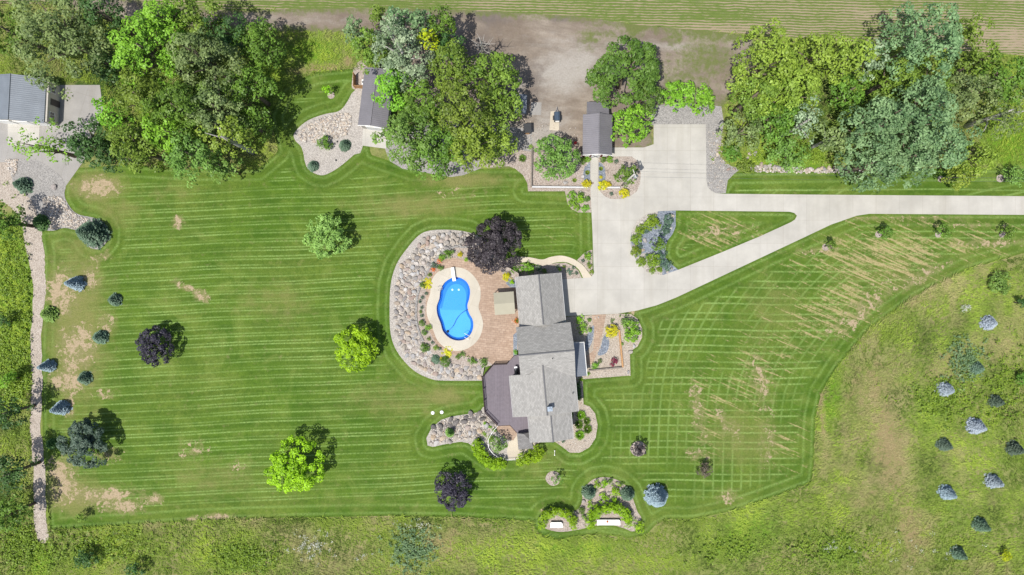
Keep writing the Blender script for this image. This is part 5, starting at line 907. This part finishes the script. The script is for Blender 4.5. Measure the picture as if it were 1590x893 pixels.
def gable_walls(mb, x0, x1, y0, y1, z0, ze, zr, axis, rx=None):
    if axis == 'y':
        r = (x0+x1)/2 if rx is None else rx
        prof = [(x0, z0), (x1, z0), (x1, ze), (r, zr), (x0, ze)]; vs = [(x, y0, z) for x, z in prof]+[(x, y1, z) for x, z in prof]
    else:
        r = (y0+y1)/2 if rx is None else rx
        prof = [(y0, z0), (y1, z0), (y1, ze), (r, zr), (y0, ze)]; vs = [(x0, y, z) for y, z in prof]+[(x1, y, z) for y, z in prof]
    mb.add(vs, [(0, 1, 2, 3, 4), (9, 8, 7, 6, 5)]+[(i, (i+1) % 5, 5+(i+1) % 5, 5+i) for i in range(5)])
def window(parent, x, y, z, w, h, ang, name='window'):       # faces local -y before turning
    e = empty(name, x, y, z, ang); e.parent = parent
    m = MB(); m.box(0, -.02, h/2, w, .06, h); m.build('pane', M['glass'], e)
    m = MB(); t = .07
    for a in ((0, h, w+t*2, t), (0, 0, w+t*2, t)): m.box(a[0], -.04, a[1], a[2], .1, a[3])
    for s in (-1, 1): m.box(s*w/2, -.04, h/2, t, .1, h)
    m.box(0, -.06, h/2, .04, .05, h); m.build('frame', M['white'], e)
HX, HY = P(843, 548, 0); house = empty('house', HX, HY, 0, math.radians(5.3)); tag(house, 'large house with grey shingled gable roofs between the pool and the driveway', 'house')
# local y points up in the photo
mb = MB(); gable_walls(mb, -2.75, 3.3, 4.6, 11.8, 0, 3.05, 4.95, 'y', .25); gable_walls(mb, -3.4, 3.95, -3.2, 4.25, 0, 4.2, 6.7, 'x', .65)
gable_walls(mb, -4.95, 3.85, -8.3, -2.8, 0, 4.15, 5.55, 'y', -.42); gable_walls(mb, -2.8, 2.78, -12.3, -8.2, 0, 4.15, 5.1, 'y', .1); mb.build('wall', M['siding'], house)
mb = MB(); gable_roof(mb, -3.15, 3.67, 4.55, 12.1, 3.2, 5.25, 'y', rx=.25); mb.build('garage_roof', M['shingle2'], house)
mb = MB(); gable_roof(mb, -3.8, 4.35, -3.55, 4.62, 4.35, 7.05, 'x', rx=.65)
mb.build('main_roof', M['shingle'], house)
mb = MB(); gable_roof(mb, -5.4, 4.25, -8.7, -2.46, 4.33, 5.85, 'y', rx=-.42)
q = [(-3.0, -2.5), (3.1, -2.5)]; zr = 5.85
mb.add([(-5.0+2.6, -2.47, 5.22), (-.42, -2.47, 5.85), (-.42, -1.05, 5.85), (1.7, -2.47, 5.15+.03), (3.9, -2.47, 4.45)], [(0, 1, 2)[::-1], (1, 4, 2)[::-1]])
mb.build('wing_roof', M['shingle2'], house)
mb = MB(); gable_roof(mb, -3.2, 3.17, -12.7, -8.68, 4.33, 5.35, 'y', rx=.1); mb.build('south_roof', M['shingle2'], house)
def ridgecap(a, b, w=.22, parent=house, nm='ridge_cap', m='ridge'):
    mm = MB(); mm.tube([a, b], w/2, 6); mm.build(nm, M[m], parent)
ridgecap((.25, 4.7, 5.25), (.25, 12.12, 5.25)); ridgecap((-3.82, .65, 7.05), (4.37, .65, 7.05)); ridgecap((-.42, -8.6, 5.86), (-.42, -1.2, 5.86)); ridgecap((.1, -12.72, 5.36), (.1, -8.75, 5.36))
mb = MB()
for a, b in (((-3.22, 4.6, 3.14), (-3.22, 12.1, 3.14)), ((3.74, 4.6, 3.14), (3.74, 12.1, 3.14)), ((-5.47, -8.7, 4.26), (-5.47, -2.5, 4.26)), ((4.32, -8.7, 4.26), (4.32, -3.5, 4.26)), ((2.9, -3.62, 4.30), (4.35, -3.62, 4.30)), ((-3.27, -12.7, 4.26), (-3.27, -8.7, 4.26)), ((3.24, -12.7, 4.26), (3.24, -8.7, 4.26))): mb.tube([a, b], .05, 6)
mb.build('gutter', flat('grey_gutter', (.45, .45, .44), .5), house)
ch = MB(); ch.box(.02, -7.55, 5.9, .62, .55, 1.5); c1 = ch.build('chimney', M['chim'], house); ch = MB(); ch.box(.02, -7.55, 6.72, .74, .67, .12); ch.box(.02, -7.55, 6.84, .3, .3, .2); ch.build('chimney_cap', M['chim'], c1)
for x, y, z in ((1.05, -.3, 6.6), (3.7, -5.9, 4.7)): mm = MB(); mm.tube([(x, y, z-.3), (x, y, z+.35)], .07, 8); mm.build('vent_pipe', M['dark'], house)
for i, yy in enumerate((6.5, 9.9)):
    e = MB(); e.box(3.33, yy, 1.15, .08, 2.6, 2.2); gd = e.build('garage_door', M['white'], house); e = MB()
    for k in (.6, 1.15, 1.7): e.box(3.38, yy, k, .02, 2.5, .03)
    e.build('door_groove', M['dark'], gd)
for y in (-4.2, -5.8, -7.2): window(house, 3.85, y, 1.6, 1.0, 1.4, math.pi/2)
for y in (-9.6, -11.2): window(house, 2.78, y, 1.6, .9, 1.3, math.pi/2)
for x in (-1.6, .1, 1.8): window(house, x, -12.3, 1.5, 1.1, 1.5, 0)
for y in (-4.0, -5.6, -7.2): window(house, -4.95, y, 2.0, 1.1, 1.8, -math.pi/2)
for y in (6.2, 9.6): window(house, -2.75, y, 1.9, 1.0, .9, -math.pi/2)
for x in (-1.5, 1.4): window(house, x, 11.8, 1.4, 1.0, 1.2, math.pi)
window(house, 3.95, 2.6, 1.6, 1.4, 1.5, math.pi/2); e = MB(); e.box(3.98, .2, 1.05, .08, 1.0, 2.1); dr = e.build('front_door', M['wood'], house); e = MB(); e.box(4.06, .55, 1.0, .06, .06, .16); e.build('handle', M['steel'], dr)
# metal porch roof on posts along the east wall
pr = empty('porch', 0, 0); pr.parent = house
mb = MB(); q = [(4.0, 1.35, 3.35), (6.2, 1.3, 2.85), (6.2, -3.75, 2.85), (4.0, -3.7, 3.35)]; mb.add(q+[(x, y, z-.1) for x, y, z in q], [(3, 2, 1, 0), (4, 5, 6, 7), (0, 1, 5, 4), (1, 2, 6, 5), (2, 3, 7, 6), (3, 0, 4, 7)]); mb.build('porch_roof', M['metalx'], pr)
mb = MB(); mb.box(6.22, -1.2, 2.82, .08, 5.2, .16); mb.box(5.1, 1.36, 3.08, 2.3, .06, .14); mb.build('fascia', M['white'], pr)
for y in (1.1, -1.2, -3.5): m_ = MB(); m_.box(6.0, y, 1.4, .14, .14, 2.76); m_.build('porch_post', M['white'], pr)
m_ = MB(); m_.box(5.15, -1.2, .09, 2.2, 5.0, .1); m_.build('porch_floor', M['conc'], pr)
# small hip roofed shelter below the deck
sh_ = empty('shelter', -4.0, -12.8); sh_.parent = house
mb = MB(); mb.add([(-1.15, -1.3, 2.15), (1.15, -1.3, 2.15), (1.15, 1.25, 2.3), (-1.15, 1.25, 2.3), (.95, -.0, 3.05), (-.2, 1.2, 3.0)], [(0, 1, 4), (0, 4, 5, 3), (1, 2, 4), (2, 3, 5, 4), (3, 2, 1, 0)]); mb.build('shelter_roof', mat_shingle('dark_shingles', (.2, .195, .19)), sh_)
for a in ((-1, -1.1), (.95, -1.1), (-1, 1.05)): m_ = MB(); m_.box(a[0], a[1], 1.1, .12, .12, 2.1); m_.build('shelter_post', M['white'], sh_)
# deck
dk = empty('deck', *P(775, 615, 1.5), 0); tag(dk, 'raised purple brown plank deck with dark railing on the west side of the house', 'deck')
DZ = 1.55; ox, oy = dk.location.x, dk.location.y
dpoly = [(766, 566), (787, 565), (798, 553), (808, 550), (812, 600), (818, 640), (826, 672), (803, 672), (792, 660), (773, 661), (753, 641), (749, 586)]
dloc = [(x-ox, y-oy) for x, y in pxp(dpoly, DZ)]
mb = MB(); mb.prism(dloc, DZ-.12, DZ); mb.build('deck_floor', M['deck'], dk)
mb = MB()
for i in range(len(dloc)):
    a, b = dloc[i], dloc[(i+1) % len(dloc)]
    if i in (6, 7, 8, 9, 10, 11): mb.tube([(a[0], a[1], DZ-.1), (b[0], b[1], DZ-.1)], .1, 4)
mb.build('rim_board', M['rail'], dk)
rl = [(798, 553), (787, 565), (766, 566), (749, 586), (753, 641), (773, 661), (775, 661)]
rloc = [(x-ox, y-oy) for x, y in pxp(rl[1:6], DZ+.9)]
rloc = [(p[0]*.985, p[1]*.985) for p in rloc]
mb = MB()
for a, b in zip(rloc, rloc[1:]):
    for z in (DZ+.12, DZ+.95): mb.tube([(a[0], a[1], z), (b[0], b[1], z)], .045, 5)
    L = math.dist(a, b); kk = int(L/.14)
    for j in range(kk): t = (j+.5)/kk; x, y = a[0]+(b[0]-a[0])*t, a[1]+(b[1]-a[1])*t; mb.box(x, y, DZ+.53, .03, .03, .82)
mb.build('railing', M['rail'], dk)
for a, b in zip(rloc, rloc[1:]):
    kk = max(1, int(math.dist(a, b)/1.6))
    for j in range(kk): t = j/kk; m_ = MB(); m_.box(a[0]+(b[0]-a[0])*t, a[1]+(b[1]-a[1])*t, DZ+.5, .11, .11, 1.1); m_.build('railing_post', M['rail'], dk)
for p in (dloc[8], dloc[9], dloc[10], dloc[11], dloc[7]): m_ = MB(); m_.box(p[0]*.93, p[1]*.93, .72, .16, .16, 1.44); m_.build('deck_post', M['rail'], dk)
X, Y = P(803, 577, 2.3); g_ = empty('grill', X-.15, Y, DZ, .1); tag(g_, 'black barbecue grill on the deck against the house wall', 'grill')
m_ = MB(); m_.box(0, 0, .45, .55, .95, .7); m_.build('cabinet', M['dark'], g_); m_ = MB(); m_.tube([(0, -.45, .9), (0, .45, .9)], .26, 12); m_.build('lid', M['blackpaint'], g_); m_ = MB(); m_.box(0, .62, .78, .45, .28, .04); m_.box(0, -.62, .78, .45, .28, .04); m_.build('side_shelf', M['steel'], g_)
# canopy
X, Y = P(783, 471, 3.6); cn = empty('patio_canopy', X, Y, TZ, math.radians(4)); tag(cn, 'square beige fabric patio canopy between the pool and the garage', 'canopy')
mb = MB(); w, l = 1.52, 1.68
q = [(-w, -l, 2.15), (w, -l, 2.15), (w, 0, 2.75), (-w, 0, 2.75), (w, l, 2.15), (-w, l, 2.15)]
mb.add(q+[(x, y, z-.05) for x, y, z in q], [(0, 1, 2, 3), (3, 2, 4, 5), (9, 8, 7, 6), (11, 10, 8, 9), (0, 6, 7, 1), (1, 7, 8, 2), (2, 8, 10, 4), (4, 10, 11, 5), (5, 11, 9, 3), (3, 9, 6, 0)]); mb.build('canopy_cloth', M['canopy'], cn)
for sx in (-1, 1):
    for sy in (-1, 1): m_ = MB(); m_.box(sx*1.42, sy*1.56, 1.07, .09, .09, 2.1); m_.build('pole', M['dark'], cn)
m_ = MB()
for sy in (-1, 1): m_.tube([(-1.42, sy*1.56, 2.08), (1.42, sy*1.56, 2.08)], .04, 6)
for sx in (-1, 1): m_.tube([(sx*1.42, -1.56, 2.08), (sx*1.42, 0, 2.66), (sx*1.42, 1.56, 2.08)], .04, 6)
m_.build('canopy_frame', M['dark'], cn)
# barn
BX, BY = P(928, 210, 0); BX, BY = P(928, 212, 3); barn = empty('barn', BX, BY, 0, math.radians(-.5)); tag(barn, 'dark red barn with grey brown metal roof at the end of the short walk', 'barn')
mb = MB(); gable_walls(mb, -1.95, 1.95, -2.55, 3.05, 0, 2.85, 3.75, 'y', .1); mb.build('wall', M['barnred'], barn)
mb = MB(); gable_roof(mb, -2.25, 2.2, -2.8, 3.3, 3.0, 4.05, 'y', .1, .1); mb.build('roof', M['metalroof'], barn); ridgecap((.1, -2.82, 4.05), (.1, 3.3, 4.05), .16, barn, m='metalroof')
mb = MB(); mb.add([(-1.6, 3.3, 2.95), (1.7, 3.3, 2.95), (1.7, 5.4, 2.35), (-1.6, 5.4, 2.35), (-1.6, 3.3, 2.85), (1.7, 3.3, 2.85), (1.7, 5.4, 2.25), (-1.6, 5.4, 2.25)], [(0, 1, 2, 3), (7, 6, 5, 4), (0, 4, 5, 1), (1, 5, 6, 2), (2, 6, 7, 3), (3, 7, 4, 0)]); mb.build('lean_to_roof', M['metalroof'], barn)
mb = MB(); mb.box(.05, 4.1, 1.1, 3.0, 2.1, 2.2); mb.build('lean_to_wall', M['siding'], barn)
mb = MB()
for s in (-1, 1): mb.tube([(.1+s*.02, -2.83, 4.0), (2.22 if s > 0 else -2.27, -2.83, 2.96)], .05, 5)
mb.build('barge_board', M['white'], barn)
mb = MB(); mb.box(-.05, -2.59, 1.05, 1.3, .08, 2.1); d_ = mb.build('barn_door', M['white'], barn); mb = MB(); mb.tube([(-.6, -2.65, .1), (.5, -2.65, 2.0)], .04, 4); mb.tube([(.5, -2.65, .1), (-.6, -2.65, 2.0)], .04, 4); mb.build('brace', M['trim'], d_)
for s in (-1, 1): window(barn, s*1.35, -2.55, 1.2, .6, .8, 0)
for y in (-1, 1.4): window(barn, 1.95, y, 1.2, .8, .8, math.pi/2); window(barn, -1.95, y, 1.2, .8, .8, -math.pi/2)
# mid garage
GX, GY = P(580, 158, 3); gr = empty('garage', GX, GY, 0, math.radians(-7)); tag(gr, 'garage with grey metal gable roof and white door half hidden under the middle grove', 'garage')
mb = MB(); gable_walls(mb, -1.75, 2.2, -3.6, 4.8, 0, 2.75, 3.5, 'y', 0.1); mb.build('wall', M['siding'], gr)
mb = MB(); gable_roof(mb, -1.95, 2.45, -3.75, 5.0, 2.9, 3.7, 'y', .1, .12); mb.build('roof', M['metalroof'], gr); ridgecap((.1, -3.77, 3.72), (.1, 5.0, 3.72), .16, gr, m='metalroof')
mb = MB(); mb.box(.3, -3.64, 1.1, 2.6, .08, 2.2); d_ = mb.build('garage_door', M['white'], gr)
mb = MB(); [mb.box(.3, -3.69, k, 2.5, .02, .03) for k in (.6, 1.15, 1.7)]; mb.build('door_groove', M['dark'], d_)
mb = MB(); mb.tube([(-1.95, -3.78, 2.84), (.1, -3.78, 3.64)], .06, 5); mb.tube([(.1, -3.78, 3.64), (2.45, -3.78, 2.84)], .06, 5); mb.build('barge_board', M['white'], gr)
window(gr, -1.75, .5, 1.2, .9, .9, -math.pi/2)
X, Y = P(566, 130); ac = empty('air_conditioner', X, Y, .05); tag(ac, 'white air conditioner box against the west wall of the mid garage', 'air conditioner'); m_ = MB(); m_.box(0, 0, .4, .5, .8, .8); m_.build('casing', M['white'], ac); m_ = MB(); m_.lathe([(.2, .8), (.2, .83), (.05, .84)], 0, 0, 12); m_.build('fan_grille', M['dark'], ac)
# wood fence corner
fe = empty('wood_fence', *P(550, 127), 0); tag(fe, 'L shaped orange brown wooden fence beside the mid garage', 'fence'); fx, fy = fe.location.x, fe.location.y
def fence_run(par, a, b, h, nm, m, pitch=.16):
    mb = MB(); L = math.dist(a, b); k = int(L/pitch); ang = math.atan2(b[1]-a[1], b[0]-a[0])
    for j in range(k): t = (j+.5)/k; mb.box(a[0]+(b[0]-a[0])*t, a[1]+(b[1]-a[1])*t, h/2, pitch*.93, .05, h+random.uniform(-.01, .01), ang)
    mb.build(nm, m, par)
A_, B_, C_ = [(p[0]-fx, p[1]-fy) for p in pxp([(552, 118), (552, 137), (567, 138)])]
fence_run(fe, A_, B_, 1.6, 'board_panel', M['wood']); fence_run(fe, B_, C_, 1.6, 'board_panel', M['wood'])
for p in (A_, B_, C_): m_ = MB(); m_.box(p[0], p[1], .85, .13, .13, 1.75); m_.build('post', M['wood'], fe)
slab('fence_corner_gravel', spline([(548, 138), (547, 122), (550, 105), (557, 96), (566, 94), (571, 105), (569, 138)], 4), .04, M['g_pink'])
# left house
LX, LY = P(20, 153, 3.5); lh = empty('neighbour_house', LX, LY, 0, math.radians(-3)); tag(lh, 'house with grey and blue grey metal roof cut by the left edge of the photo', 'house')
mb = MB(); gable_walls(mb, -4.6, 4.7, -3.05, 3.1, 0, 2.7, 4.2, 'y', .1); mb.build('wall', M['siding'], lh)
mb = MB(); gable_roof(mb, -4.9, 4.45, -3.35, 3.45, 2.95, 4.4, 'y', .12, .1); 
mb.build('roof', M['metalblue'], lh); ridgecap((.1, -3.37, 4.42), (.1, 3.45, 4.42), .18, lh, m='metalblue')
mb = MB(); mb.box(4.74, .2, 1.05, .07, .95, 2.1); mb.build('door', M['trim'], lh)
for x in (-2.6, .2, 2.9):
    mb = MB(); mb.box(x, -3.09, 1.1, 2.3, .08, 2.2); mb.build('garage_door', M['white'], lh)
for y in (-1.8, 2.0): window(lh, 4.7, y, 1.2, .9, 1.0, math.pi/2)
# yard sheds
sd = empty('shed', *P(808, 163, 1.5), 0, -.05); tag(sd, 'blue grey roofed shed half hidden by the grove at the left of the dirt yard', 'shed'); mb = MB(); mb.box(0, 0, .95, 1.5, 2.5, 1.9); mb.build('wall', M['siding'], sd); mb = MB(); gable_roof(mb, -.95, .95, -1.45, 1.45, 1.95, 2.25, 'y', .06); mb.build('roof', M['metalblue'], sd); mb = MB(); mb.box(.78, 0, .9, .06, .9, 1.7); mb.build('door', M['white'], sd)
sd = empty('shed', *P(819, 200, 1), 0, .03); tag(sd, 'little dark flat roofed shed in the grey gravel below the blue grey shed', 'shed'); mb = MB(); mb.box(0, 0, .7, 1.0, 1.2, 1.4); mb.build('wall', M['trim'], sd); mb = MB(); mb.box(0, 0, 1.47, 1.2, 1.45, .1); mb.build('roof', M['dark'], sd); mb = MB(); mb.box(0, -.62, .6, .6, .05, 1.1); mb.build('door', M['wood'], sd)
# trailer with a black tank body
tr = empty('utility_trailer', *P(865, 182, .6), .05, .02); tag(tr, 'small black covered trailer parked on a tan pad in the dirt yard', 'trailer')
mb = MB(); mb.box(0, 0, .48, .95, 1.5, .12); mb.build('frame', M['dark'], tr)
mb = MB(); mb.prism([(-.45, -.62), (.45, -.62), (.45, .68), (.36, .76), (-.36, .76), (-.45, .68)], .54, .95); mb.build('body', M['blackpaint'], tr)
mb = MB(); pr_ = [(-.45, .95), (-.32, 1.12), (-.12, 1.2), (.12, 1.2), (.32, 1.12), (.45, .95)]; vs = [(x, -.62, z) for x, z in pr_]+[(x, .7, z) for x, z in pr_]; mb.add(vs, [tuple(range(5, -1, -1)), tuple(range(6, 12))]+[(i, i+1, 7+i, 6+i)[::-1] for i in range(5)]+[(0, 6, 11, 5)]); mb.build('lid', flat('slate_lid', (.05, .075, .11), .3, .6), tr)
for s in (-1, 1):
    w_ = empty('wheel', s*.56, -.1, .26); w_.parent = tr; m_ = MB(); m_.tube([(-.08, 0, 0), (.08, 0, 0)], .26, 16); m_.build('tyre', M['rubber'], w_); m_ = MB(); m_.tube([(-.09, 0, 0), (.09, 0, 0)], .13, 12); m_.build('rim', M['steel'], w_)
    m_ = MB(); m_.box(s*.56, -.1, .57, .2, .7, .05); m_.build('mudguard', M['dark'], tr)
mb = MB(); mb.tube([(-.35, .7, .45), (0, 1.25, .45)], .04, 6); mb.tube([(.35, .7, .45), (0, 1.25, .45), (0, 1.6, .5)], .04, 6); mb.build('drawbar', M['steel'], tr); mb = MB(); mb.tube([(.0, 1.35, 0), (0, 1.35, .7)], .035, 6); mb.build('jack', M['steel'], tr)
mb = MB(); mb.box(0, -.72, .78, .6, .1, .35); mb.build('tailgate', M['white'], tr)
X, Y = P(893, 222, .3); o = MB(); o.lathe([(.2, 0), (.22, .1), (.21, .5), (.12, .56), (.05, .6)], X, Y, 14); tag(o.build('fuel_can', M['red']), 'small red can on the gravel beside the barn', 'can')
# timber edged bed: dark timber wall with a white cap beam
tw = empty('timber_wall', *P(826, 291), 0); tag(tw, 'L shaped low wall with a pale cap left of the barn walk', 'wall'); tx, ty = tw.location.x, tw.location.y
def beam(par, a, b, w, z0, z1, nm, m):
    ang = math.atan2(b[1]-a[1], b[0]-a[0]); mb = MB(); mb.box((a[0]+b[0])/2, (a[1]+b[1])/2, (z0+z1)/2, math.dist(a, b), w, z1-z0, ang); mb.build(nm, m, par)
p0, p1, p2, p3 = [(p[0]-tx, p[1]-ty) for p in pxp([(826, 231), (825, 290), (826, 291), (913, 292)])]
beam(tw, p0, p1, .22, 0, .55, 'side_timber', M['timber']); beam(tw, p2, p3, .22, 0, .5, 'front_timber', M['timber']); beam(tw, p2, p3, .27, .5, .6, 'cap', M['palecap'])
tw2 = empty('cap_wall', *P(947, 292), 0); tag(tw2, 'short low wall with a pale cap right of the barn walk', 'wall'); a, b = [(p[0]-tw2.location.x, p[1]-tw2.location.y) for p in pxp([(934, 292), (962, 292)])]
beam(tw2, a, b, .22, 0, .5, 'front_timber', M['timber']); beam(tw2, a, b, .27, .5, .6, 'cap', M['palecap'])
eb = empty('timber_edging', *P(966, 572), 0); tag(eb, 'L shaped orange brown timber edging of the east garden bed', 'edging'); tx, ty = eb.location.x, eb.location.y
a, b, c = [(p[0]-tx, p[1]-ty) for p in pxp([(961, 512), (966.5, 570), (914, 575)])]; beam(eb, a, b, .24, 0, .4, 'timber', M['wood']); beam(eb, b, c, .22, 0, .38, 'timber', M['timber'])
# thin garden rail curving by the lower patio
rp = [P(x, y, .8)+(.8,) for x, y in spline([(773, 661), (764, 672), (758, 685), (760, 698), (770, 708), (785, 714), (800, 714)], 5, False)]
cr = empty('curved_railing', rp[0][0], rp[0][1], 0); tag(cr, 'thin grey curved garden railing between the curved hedge and the lower patio', 'railing'); q0 = cr.location
mb = MB(); mb.tube([(x-q0.x, y-q0.y, z) for x, y, z in rp], .03, 6); mb.tube([(x-q0.x, y-q0.y, .3) for x, y, z in rp], .02, 6); mb.build('rail', M['steel'], cr)
for i in range(0, len(rp), 5): m_ = MB(); m_.box(rp[i][0]-q0.x, rp[i][1]-q0.y, .42, .07, .07, .84); m_.build('post', M['galv'], cr)
# white benches in the hedge arches
def bench(px, py, L, label, extra=None):
    X, Y = P(px, py, .45); o = empty('bench', X, Y, .05); tag(o, label, 'bench')
    m_ = MB(); m_.prism([(-L/2, -.42), (L/2, -.42), (L/2, .2), (L/2-.2, .42), (-L/2+.1, .42), (-L/2, .3)], .40, .52); m_.build('seat', M['white'], o)
    for s in (-1, 1): m_ = MB(); m_.box(s*(L/2-.35), 0, .2, .18, .7, .4); m_.build('leg', M['white'], o)
bench(945, 811, 3.6, 'long white slab bench inside the larger arched hedge'); bench(864, 815, 1.9, 'short white slab bench inside the smaller arched hedge')
X, Y = P(943, 810, .6); o = MB(); o.lathe([(.09, .57), (.14, .6), (.15, .72), (.1, .82), (.02, .85)], X, Y, 12); tag(o.build('orange_pot', M['orange']), 'small orange pot on the long white bench', 'pot')
# septic lids, lawn marks
for x, y, w in ((672, 641, 'left'), (686, 640, 'right')):
    X, Y = P(x, y); o = MB(); o.lathe([(.28, .0), (.28, .1), (.24, .14), (.05, .16)], X, Y, 18); tag(o.build('access_lid', M['white']), 'round white tank lid in the lawn below the pool slope, %s of the pair' % w, 'lid')
X, Y = P(861, 703); o = MB(); o.tube([(X, Y+.35, 0), (X, Y+.35, .35)], .08, 10); o.tube([(X, Y-.3, 0), (X, Y-.3, .35)], .08, 10); o.tube([(X, Y+.35, .35), (X, Y-.3, .35)], .03, 6); tag(o.build('vent_stub', M['white']), 'pair of little white pipe stubs in the lawn south of the house', 'pipe')
for x, y in ((524, 220), (522, 249)): X, Y = P(x, y); o = MB(); o.lathe([(.14, 0), (.16, .08), (.05, .12)], X, Y, 10); tag(o.build('garden_light', M['dark']), 'small dark ground light in the pale gravel bed, %s one' % ('upper' if y < 230 else 'lower'), 'light')
# utility pole with transformer and wires
UX, UY = P(980, 275, 8.0); up = empty('utility_pole', UX, UY, 0); tag(up, 'wooden utility pole with grey transformer standing in the small green tree by the drive', 'utility pole')
mb = MB(); mb.tube([(0, 0, -.1), (0, 0, 10.5)], [.16, .11], 10); mb.build('pole', M['polewood'], up, True)
mb = MB(); mb.lathe([(.22, 8.6), (.26, 8.7), (.26, 9.4), (.18, 9.5), (.03, 9.55)], .42, -.1, 14); tf = mb.build('transformer', M['galv'], up, True); mb = MB(); mb.tube([(.42, -.1, 9.5), (.42, -.1, 9.75)], .05, 8); mb.build('bushing', M['dark'], tf)
mb = MB(); mb.box(.1, .1, 10.2, .12, 1.3, .12, .4); mb.build('crossarm', M['polewood'], up)
for k, (py1, z) in enumerate(((282.5, 8.9), (277.5, 9.8))):
    x0, y0 = UX+.1, UY+(.5 if k else -.1); x1, y1 = P(1700, py1, z); pts = []
    for i in range(25): t = i/24; pts.append((x0+(x1-x0)*t, y0+(y1-y0)*t, z-(0.8*4*t*(1-t))))
    o = MB(); o.tube(pts, .012, 5); tag(o.build('wire', M['steel']), 'thin overhead wire above the grass strip, the %s of the two' % ('upper' if k else 'lower'), 'wire', 'overhead wires')
X, Y = P(1700, 280, 9); pe = empty('utility_pole', X, Y, 0)
m_ = MB(); m_.tube([(0, 0, -.1), (0, 0, 10.5)], [.16, .11], 10); m_.build('pole', M['polewood'], pe, True); m_ = MB(); m_.box(0, 0, 10, .12, 1.6, .12); m_.build('crossarm', M['polewood'], pe); tag(pe, 'wooden utility pole carrying the wires beyond the right edge', 'utility pole')
